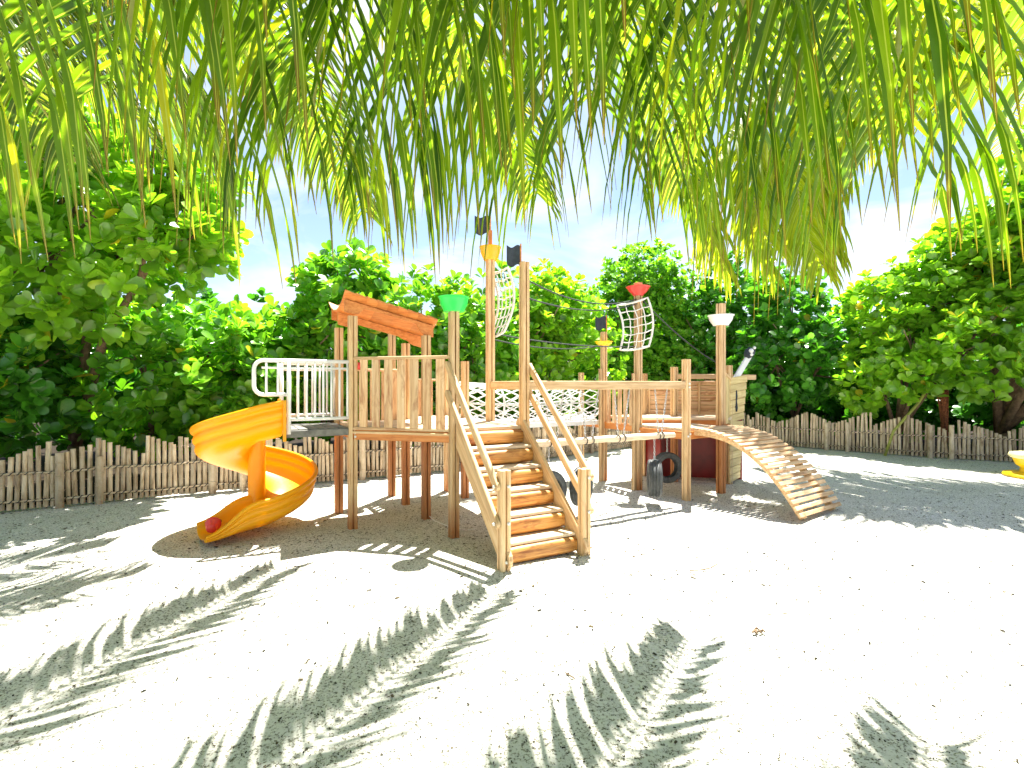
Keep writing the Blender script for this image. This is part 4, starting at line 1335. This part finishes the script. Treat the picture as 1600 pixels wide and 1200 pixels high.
tree('small_leaf_tree', 'fine-leaved tree behind the rope sail with the red bowl', 'tree', (3.6, 15.8), [(3.0, 15.2, 2.6, 1.5, 1.0, 2.1), (4.3, 15.9, 3.3, 1.4, 1.1, 2.0), (3.9, 15.8, 4.8, 1.1, 1.0, 0.95), (5.3, 16.3, 2.6, 1.3, 1.0, 2.1)], M['leaf_d'], 27, 0.125, 46, 7, 0)
tree('shrub', 'loose leafy shrub rising behind the ship bow', 'shrub', (6.2, 16.3), [(5.9, 15.9, 2.5, 1.3, 0.9, 2.2), (7.0, 15.8, 3.3, 1.3, 1.0, 2.1)], M['leaf_b'], 28, 0.15, 32, 7, 0)
tree('shrub', 'dark green round-leaved shrub beyond the top of the ramp', 'shrub', (7.8, 14.4), [(7.1, 14.1, 2.2, 0.95, 0.8, 1.35), (8.0, 13.2, 2.2, 0.9, 0.7, 1.15), (7.7, 14.4, 3.6, 1.1, 0.9, 1.1)], M['leaf_b'], 29, 0.185, 26, 7, 160)
tree('shrub', 'lime green shrub overhanging the fence beyond the ramp foot', 'shrub', (9.3, 12.6), [(8.95, 11.5, 2.25, 1.0, 0.75, 0.95), (9.8, 10.9, 2.45, 1.0, 0.8, 1.0), (9.2, 12.2, 3.3, 1.2, 0.9, 1.0), (8.4, 12.3, 1.85, 0.7, 0.6, 0.75), (10.0, 11.9, 3.7, 1.1, 0.9, 0.9)], M['leaf_c'], 30, 0.18, 26, 7, 220)
tree('sea_lettuce_tree', 'big bright tree above the yellow play stool', 'tree', (11.3, 12.0), [(10.9, 10.5, 3.0, 1.1, 0.9, 1.15), (11.4, 11.1, 4.6, 1.4, 1.1, 1.2), (12.2, 9.7, 3.0, 1.2, 1.0, 1.2), (12.0, 10.9, 6.0, 1.5, 1.1, 1.2), (10.4, 11.6, 4.5, 1.0, 0.9, 0.9), (13.2, 9.2, 4.3, 1.3, 1.0, 1.2)], M['leaf_c'], 31, 0.2, 24, 7, 180, 0.13)
# the wood behind: one leafy mass nobody could count
r = np.random.default_rng(77)
lob = []
for x, y in ((-11.5, 9.5), (-9.5, 11), (-7.5, 12), (-5.5, 13), (-3.5, 14), (-1.0, 15), (1.2, 16.5), (3.5, 18.2), (6, 19), (8.5, 18), (10.5, 16), (12.2, 14.4), (14, 12.8), (15.5, 10.5)):
    lob.append((x, y, r.uniform(1.5, 1.9), 1.9, 1.1, r.uniform(1.5, 1.95)))
for x, y in ((7.6, 16.6), (9.0, 15.2), (10.6, 13.8), (12.4, 12.4), (6.2, 17.4)):
    lob.append((x, y, 1.3, 1.4, 0.8, 1.2))
P, Nn = lobe_points(lob, 19, r)
O, X, Y, Z, SZ, RN = leaf_frames(P, Nn, r, 7, 0.23)
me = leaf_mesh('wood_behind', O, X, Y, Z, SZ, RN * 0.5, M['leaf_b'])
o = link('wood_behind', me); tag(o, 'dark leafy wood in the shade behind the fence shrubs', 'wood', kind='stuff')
# bare stems showing in the dark gaps
for (x, y, lean, lab) in ((9.55, 11.75, -0.9, 'slender pale stem leaning out over the bamboo fence'),):
    mb = MB(); mb.tube([(x, y, 1.75), (x - 0.15, y - 0.02, 1.5), (x - 0.45, y - 0.1, 1.15), (x - 0.75, y - 0.2, 0.9), (x - 1.1, y - 0.25, 0.55), (x - 1.25, y - 0.2, 0.0)], [0.035, 0.034, 0.03, 0.03, 0.028, 0.03], 8)
    o = mb.build('leaning_stem', M['rachis'], None, True); tag(o, lab, 'stem')
rr = random.Random(5)
mb = MB()
for i in range(46):
    x = 9.75 + rr.uniform(-0.09, 0.09); y = 11.75 + rr.uniform(-0.07, 0.07); lx = rr.uniform(-.12, .12)
    mb.tube([(x + lx, y, 2.0), (x + lx * 0.6, y, 1.5), (9.78 + (x - 9.75) * 0.5, y, 1.0 + rr.uniform(-.5, 0.1)), (9.78 + (x - 9.75) * 0.5, y, rr.uniform(0.0, 0.5))], [0.014, 0.013, 0.011, 0.006], 4)
o = mb.build('root_tuft', M['husk'], None); tag(o, 'hanging red-brown root fibres under the lime shrub', 'roots')

# ------------------------------------------------------------------ coconut palms
def frond_pts(base, az, el0, length, droop, n_=28, twist=0.0):
    pts = [Vector(base)]; el = el0; s = length / (n_ - 1); a = az
    for i in range(n_ - 1):
        f = i / (n_ - 1)
        el -= droop / (n_ - 1) * (0.5 + 1.1 * f)
        a += twist / (n_ - 1)
        pts.append(pts[-1] + Vector((math.cos(el) * math.cos(a), math.cos(el) * math.sin(a), math.sin(el))) * s)
    return pts

def frond(parent, base, az, el0, length, droop, mat, seed, leaf_len=0.85, leaf_w=0.044, nleaf=46, hang=1.0, singles=False, start=0.14, twist=0.0, roll=0.0):
    r = np.random.default_rng(seed)
    pts = frond_pts(base, az, el0, length, droop, twist=twist)
    mb = MB(); n_ = len(pts)
    mb.tube(pts, [0.030 * (1 - 0.85 * i / n_) + 0.004 for i in range(n_)], 7)
    root = mb.build('frond', M['rachis'], parent, True)
    allv = []; allf = []; rn = []; tp = []; ribs = []; SEG = 7; base_i = 0
    dead = r.uniform(0, 1)
    for k in range(nleaf):
        f = start + (1 - start) * (k + 0.5) / nleaf
        x = f * (n_ - 1); i = min(n_ - 2, int(x)); q = pts[i].lerp(pts[i + 1], x - i)
        T = (pts[i + 1] - pts[i]).normalized()
        side0 = T.cross(Vector((0, 0, 1)))
        if side0.length < 1e-3: side0 = Vector((1, 0, 0))
        side0.normalize(); upv = side0.cross(T).normalized()
        ll = leaf_len * (0.45 + 0.55 * math.sin(math.pi * min(1, 0.12 + 0.80 * f)) ** 0.8) * r.uniform(0.85, 1.1)
        if f > 0.9: ll *= 0.75
        for sg in (1, -1):
            fw = 0.45 + 0.55 * f + r.normal(0, 0.06)
            d = (side0 * sg * math.cos(roll * sg) + T * fw + upv * (0.28 - 0.35 * hang + r.normal(0, 0.10))).normalized()
            p = q.copy() + side0 * sg * 0.012
            rows = []; rv = float(np.clip(r.normal(0.42, 0.2), 0, 1)); cur = d.copy()
            stp = ll / SEG
            wd = leaf_w * r.uniform(0.8, 1.12)
            for s in range(SEG + 1):
                u_ = s / SEG
                wv = cur.cross(Vector((0, 0, 1)))
                if wv.length < 0.25: wv = T.cross(cur) if T.cross(cur).length > 0.1 else side0
                wv = (wv.normalized() * 0.35 + T * 0.65); wv = (wv - cur * wv.dot(cur))
                wv = wv.normalized() if wv.length > 1e-3 else side0
                nn = wv.cross(cur).normalized()
                w_ = wd * (0.45 + 0.55 * min(1, u_ * 4)) * (1 - max(0, (u_ - 0.35) / 0.65) ** 1.5) * 0.5 + 0.0012
                rows.append((p + wv * w_ + nn * w_ * 0.45, p.copy(), p - wv * w_ + nn * w_ * 0.45, u_))
                p = p + cur * stp
                cur = (cur + Vector((0, 0, -1)) * (hang * 0.34 * (0.35 + u_) + 0.02) + Vector((r.normal(0, .025), r.normal(0, .025), 0))).normalized()
            vv = []; ff = []; tt = []; rb = []
            for a, b_, c_, u_ in rows:
                vv += [tuple(a), tuple(b_), tuple(c_)]; tt += [u_] * 3; rb += [0.0, 1.0, 0.0]
            for s in range(SEG):
                o = s * 3
                ff += [(o, o + 1, o + 4, o + 3), (o + 1, o + 2, o + 5, o + 4)]
            if singles:
                me = mesh_arrays('leaflet', np.array(vv), np.array(ff), {'rnd': np.full(len(vv), rv), 'tip': np.array(tt), 'rib': np.array(rb)}, smooth=True)
                me.materials.append(mat); link('leaflet', me, None, root)
            else:
                allv += vv; allf += [tuple(z + base_i for z in q_) for q_ in ff]; rn += [rv] * len(vv); tp += tt; ribs += rb; base_i += len(vv)
    if not singles:
        me = mesh_arrays('leaflet_fringe', np.array(allv), np.array(allf), {'rnd': np.array(rn), 'tip': np.array(tp), 'rib': np.array(ribs)}, smooth=True)
        me.materials.append(mat); o = link('leaflet_fringe', me, None, root); o['kind'] = 'stuff'
    return root

def palm(label, foot, crown, fronds, mat, seed):
    t = thing('coconut_palm', label, 'palm tree', (foot[0], foot[1], 0))
    foot = Vector((foot[0], foot[1], -0.1)); crown = Vector(crown)
    mb = MB(); k = 40; pts = []; rad = []
    for i in range(k + 1):
        f = i / k
        p = foot.lerp(crown, f); p.x += 0.12 * math.sin(math.pi * f); pts.append(p)
        rad.append((0.19 - 0.07 * f + 0.10 * max(0, 0.12 - f) / 0.12) * (1.0 + (0.05 if i % 2 else -0.03)))
    mb.tube(pts, rad, 14); mb.build('trunk', M['bark'], t, True)
    for i, a in enumerate(fronds):
        a = dict(a); az = R(a.pop('az')); el = R(a.pop('el')); ln = a.pop('len'); dr = R(a.pop('droop'))
        off = a.pop('off', (0, 0, 0)); mt = a.pop('mat', mat)
        frond(t, crown + Vector(off) + Vector((math.cos(az), math.sin(az), 0)) * 0.08, az, el, ln, dr, mt, seed * 100 + i, **a)
    return t

palm('coconut palm whose long arching fronds shade the open sand', (-3.2, -1.6), (-2.75, -1.2, 2.2), [
    dict(az=65, el=50, len=8.0, droop=90, nleaf=96, leaf_len=1.0, leaf_w=0.055, hang=1.0, start=0.3),
    dict(az=81, el=50, len=8.0, droop=90, nleaf=96, leaf_len=1.0, leaf_w=0.055, hang=1.0, start=0.3),
    dict(az=53, el=50, len=8.0, droop=92, nleaf=96, leaf_len=1.0, leaf_w=0.055, hang=1.0, start=0.3),
    dict(az=44, el=52, len=8.0, droop=88, nleaf=96, leaf_len=1.0, leaf_w=0.055, hang=1.0, start=0.3),
    dict(az=100, el=48, len=6.4, droop=80, nleaf=80, leaf_len=1.0, hang=1.1, start=0.25),
    dict(az=25, el=50, len=5.4, droop=75), dict(az=125, el=45, len=5.0, droop=70), dict(az=160, el=45, len=5.0, droop=70),
    dict(az=230, el=45, len=4.6, droop=80), dict(az=300, el=45, len=4.6, droop=80), dict(az=345, el=45, len=4.6, droop=75), dict(az=195, el=45, len=4.6, droop=75),
], M['frond'], 1)
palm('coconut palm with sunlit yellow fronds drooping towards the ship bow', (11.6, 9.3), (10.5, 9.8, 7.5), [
    dict(az=177, el=30, len=9.8, droop=142, nleaf=110, leaf_len=1.7, leaf_w=0.075, hang=0.8),
    dict(az=184, el=32, len=9.2, droop=146, nleaf=110, leaf_len=1.7, leaf_w=0.075, hang=0.8),
    dict(az=190, el=25, len=8.6, droop=138, nleaf=110, leaf_len=1.7, leaf_w=0.075, hang=0.8),
    dict(az=168, el=25, len=8.2, droop=138, nleaf=100, leaf_len=1.7, leaf_w=0.075, hang=0.8),
    dict(az=180, el=15, len=7.4, droop=125, nleaf=96, leaf_len=1.7, leaf_w=0.075, hang=0.9),
    dict(az=173, el=12, len=6.4, droop=118, nleaf=90, leaf_len=1.6, leaf_w=0.075, hang=0.9),
    dict(az=180, el=42, len=10.4, droop=150, nleaf=110, leaf_len=1.7, leaf_w=0.075, hang=0.8),
    dict(az=150, el=25, len=5.6, droop=100, leaf_w=0.07), dict(az=110, el=35, len=5.0, droop=100), dict(az=60, el=35, len=5.0, droop=100), dict(az=10, el=35, len=5.0, droop=95), dict(az=310, el=35, len=5.0, droop=95), dict(az=245, el=35, len=4.6, droop=95),
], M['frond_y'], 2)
palm('coconut palm beside the outer fence with fronds over the tall leafy tree', (-7.2, 3.6), (-6.5, 4.4, 5.2), [
    dict(az=14, el=25, len=4.4, droop=100, nleaf=76, leaf_len=1.15), dict(az=36, el=28, len=4.4, droop=105, nleaf=76, leaf_len=1.15),
    dict(az=-6, el=28, len=4.2, droop=95, nleaf=70, leaf_len=1.1), dict(az=58, el=30, len=4.0, droop=105, nleaf=70, leaf_len=1.1), dict(az=22, el=42, len=5.0, droop=115, nleaf=76, leaf_len=1.15),
    dict(az=90, el=35, len=3.8, droop=105), dict(az=130, el=35, len=3.8, droop=95), dict(az=190, el=35, len=3.8, droop=95), dict(az=270, el=35, len=3.8, droop=95),
], M['frond'], 3)
low = []
for i, (az, el, ln, dr) in enumerate(((26, 10, 3.0, 34), (42, 12, 3.1, 38), (57, 15, 3.1, 40), (71, 16, 2.9, 40), (86, 17, 2.7, 38), (101, 17, 2.8, 38), (116, 16, 2.9, 40), (131, 13, 3.1, 38), (148, 10, 3.0, 34))):
    low.append(dict(az=az, el=el, len=ln, droop=dr, nleaf=(36, 30, 33)[i % 3], leaf_len=(1.2, 1.55, 1.35)[i % 3] + (0.18 if 2 <= i <= 6 else 0), leaf_w=0.056, hang=(1.9, 1.35, 2.3, 1.6)[i % 4], start=0.2, singles=i in (2, 3, 4, 5), off=(0, 0, (0.0, 0.12, -0.06, 0.08)[i % 4])))
low += [dict(az=200, el=30, len=3.2, droop=70), dict(az=250, el=35, len=3.2, droop=70), dict(az=290, el=35, len=3.2, droop=70), dict(az=340, el=30, len=3.2, droop=70)]
palm('leaning coconut palm whose long leaflets form the hanging curtain', (1.5, -1.9), (0.25, 0.05, 3.12), low, M['frond_l'], 4)

# ------------------------------------------------------------------ small things
ys_ = thing('play_stool', 'yellow plastic play stool with cream top on the shaded sand', 'stool', (9.08, 8.85, 0))
mb = MB(); mb.lathe([(0.0, 0.0), (0.52, 0.0), (0.54, 0.02), (0.52, 0.055), (0.33, 0.075), (0.0, 0.075)], 28, (9.08, 8.85, 0)); mb.build('base', M['yellow_plastic'], ys_, True)
mb = MB(); mb.lathe([(0.32, 0.06), (0.30, 0.16), (0.36, 0.20), (0.40, 0.30), (0.40, 0.33), (0.0, 0.335)], 28, (9.08, 8.85, 0)); mb.build('body', M['yellow_plastic'], ys_, True)
mb = MB(); mb.lathe([(0.0, 0.32), (0.43, 0.325), (0.46, 0.36), (0.44, 0.41), (0.30, 0.425), (0.0, 0.42)], 28, (9.08, 8.85, 0)); mb.build('top', M['cream_plastic'], ys_, True)

def gp(px, py):
    z = CAM_H * FPX / (py - 600); return Vector(((px - 800) / FPX * z, z))
def pebble(label, p, rad, seed, group):
    rr = random.Random(seed); mb = MB(); prof = []
    for i in range(6):
        a = -math.pi / 2 + math.pi * i / 5
        prof.append((rad * math.cos(a), rad * 0.8 * math.sin(a)))
    mb.lathe(prof, 9, (0, 0, 0))
    mb.v = [(x * (1 + 0.12 * math.sin(5 * y / rad + seed)), y * (1 + 0.1 * math.sin(3 * x / rad + seed)), z) for x, y, z in mb.v]
    o = mb.build('pebble', M['stone'], None, True, matrix=Matrix.Translation((p[0], p[1], rad * 0.62)) @ Matrix.Rotation(rr.uniform(0, 6), 4, 'Z'))
    tag(o, label, 'stone', group)
for i, (x, y) in enumerate(((1083, 742), (1090, 741), (1096, 738), (1105, 739), (1111, 742))):
    pebble('pale rounded stone in the shade under the ship deck', gp(x, y), 0.035 + 0.006 * (i % 3), i, 'stones under the ship')
pebble('white rounded stone on the sand at the edge of the ramp shadow', gp(1114, 786), 0.045, 9, None)
pebble('white stone on the sand between the two right tyres', gp(1025, 752), 0.04, 10, None)
pebble('small stone behind the red-bowl mast foot', gp(990, 752), 0.05, 11, None)

# litter: bits of dead leaf and twig lying all over the sand
r = np.random.default_rng(5)
k = 20000
yy = 1.2 + 10.0 * r.random(k) ** 1.5; xx = r.uniform(-1.05, 1.1, k) * yy
cl = r.random(k)
sz = r.uniform(0.003, 0.0092, k) * np.where(cl < 0.05, 1.7, 1.0) * np.clip(yy / 3.2, 0.6, 1.4)
ang = r.uniform(0, 6.28, k); asp = r.uniform(0.2, 0.7, k)
c_, s_ = np.cos(ang), np.sin(ang)
zb = 0.012
q = np.array([(-1, -1), (1, -0.6), (1.2, 1), (-0.9, 0.7)])
v = np.zeros((k, 5, 3))
for i in range(4):
    lx = q[i, 0] * sz; ly = q[i, 1] * sz * asp
    v[:, i, 0] = xx + lx * c_ - ly * s_; v[:, i, 1] = yy + lx * s_ + ly * c_
ix = np.clip(np.searchsorted(xs, xx), 1, nx_ - 1); iy = np.clip(np.searchsorted(ys, yy), 1, ny_ - 1)
gh = np.maximum(gz[iy, ix], gz[iy - 1, ix - 1])
v[:, :4, 2] = (gh + 0.003)[:, None] + r.uniform(0, 0.006, (k, 4))
v[:, 4, 0] = xx; v[:, 4, 1] = yy; v[:, 4, 2] = gh + 0.006 + sz * 0.35
f = (np.array([(0, 1, 4), (1, 2, 4), (2, 3, 4), (3, 0, 4)])[None] + (np.arange(k) * 5)[:, None, None]).reshape(-1, 3)
me = mesh_arrays('leaf_litter', v.reshape(-1, 3), f, {'rnd': np.repeat(r.random(k), 5)})
o = link('leaf_litter', me, M['litter']); tag(o, 'bits of dead leaf and twig strewn over the white sand', 'leaf litter', kind='stuff')
def twig(label, pts, rad):
    mb = MB(); mb.tube([P3(gp(x, y), 0.015 + h) for x, y, h in pts], rad, 6)
    o = mb.build('twig', M['bark'], None, True); tag(o, label, 'twig')
twig('thin bent twig lying on open sand beyond the stair foot', [(1078, 894, 0), (1095, 894, 0.004), (1110, 892, 0.01), (1122, 887, 0.02)], 0.005)
twig('short dark twig lying on the sand by the frond shadow', [(884, 1056, 0), (892, 1062, 0.004), (899, 1065, 0.0)], 0.003)
pl = thing('husk_clump', 'small dark clump of husk bits on the sand between frond shadows', 'husk', P3(gp(1186, 989), 0))
rr = random.Random(3)
for i in range(9):
    p = gp(1186 + rr.uniform(-9, 9), 989 + rr.uniform(-3, 3)); a = rr.uniform(0, 3.14); d = Vector((math.cos(a), math.sin(a))) * 0.016
    mb = MB(); mb.tube([P3(p - d, 0.012), P3(p, 0.02), P3(p + d, 0.01)], [0.004, 0.008, 0.003], 6); mb.build('husk_bit', M['bark'], pl, True)
mb = MB(); cpts = [(-1.03, 6.3), (-0.9, 6.0), (-0.7, 5.75), (-0.52, 5.62), (-0.40, 5.62)]
mb.tube([(x, y, 0.022) for x, y in cpts], 0.006, 6); o = mb.build('loose_rope', M['rope_white'], None, True); tag(o, 'loose white rope end on the sand under the tower', 'rope')
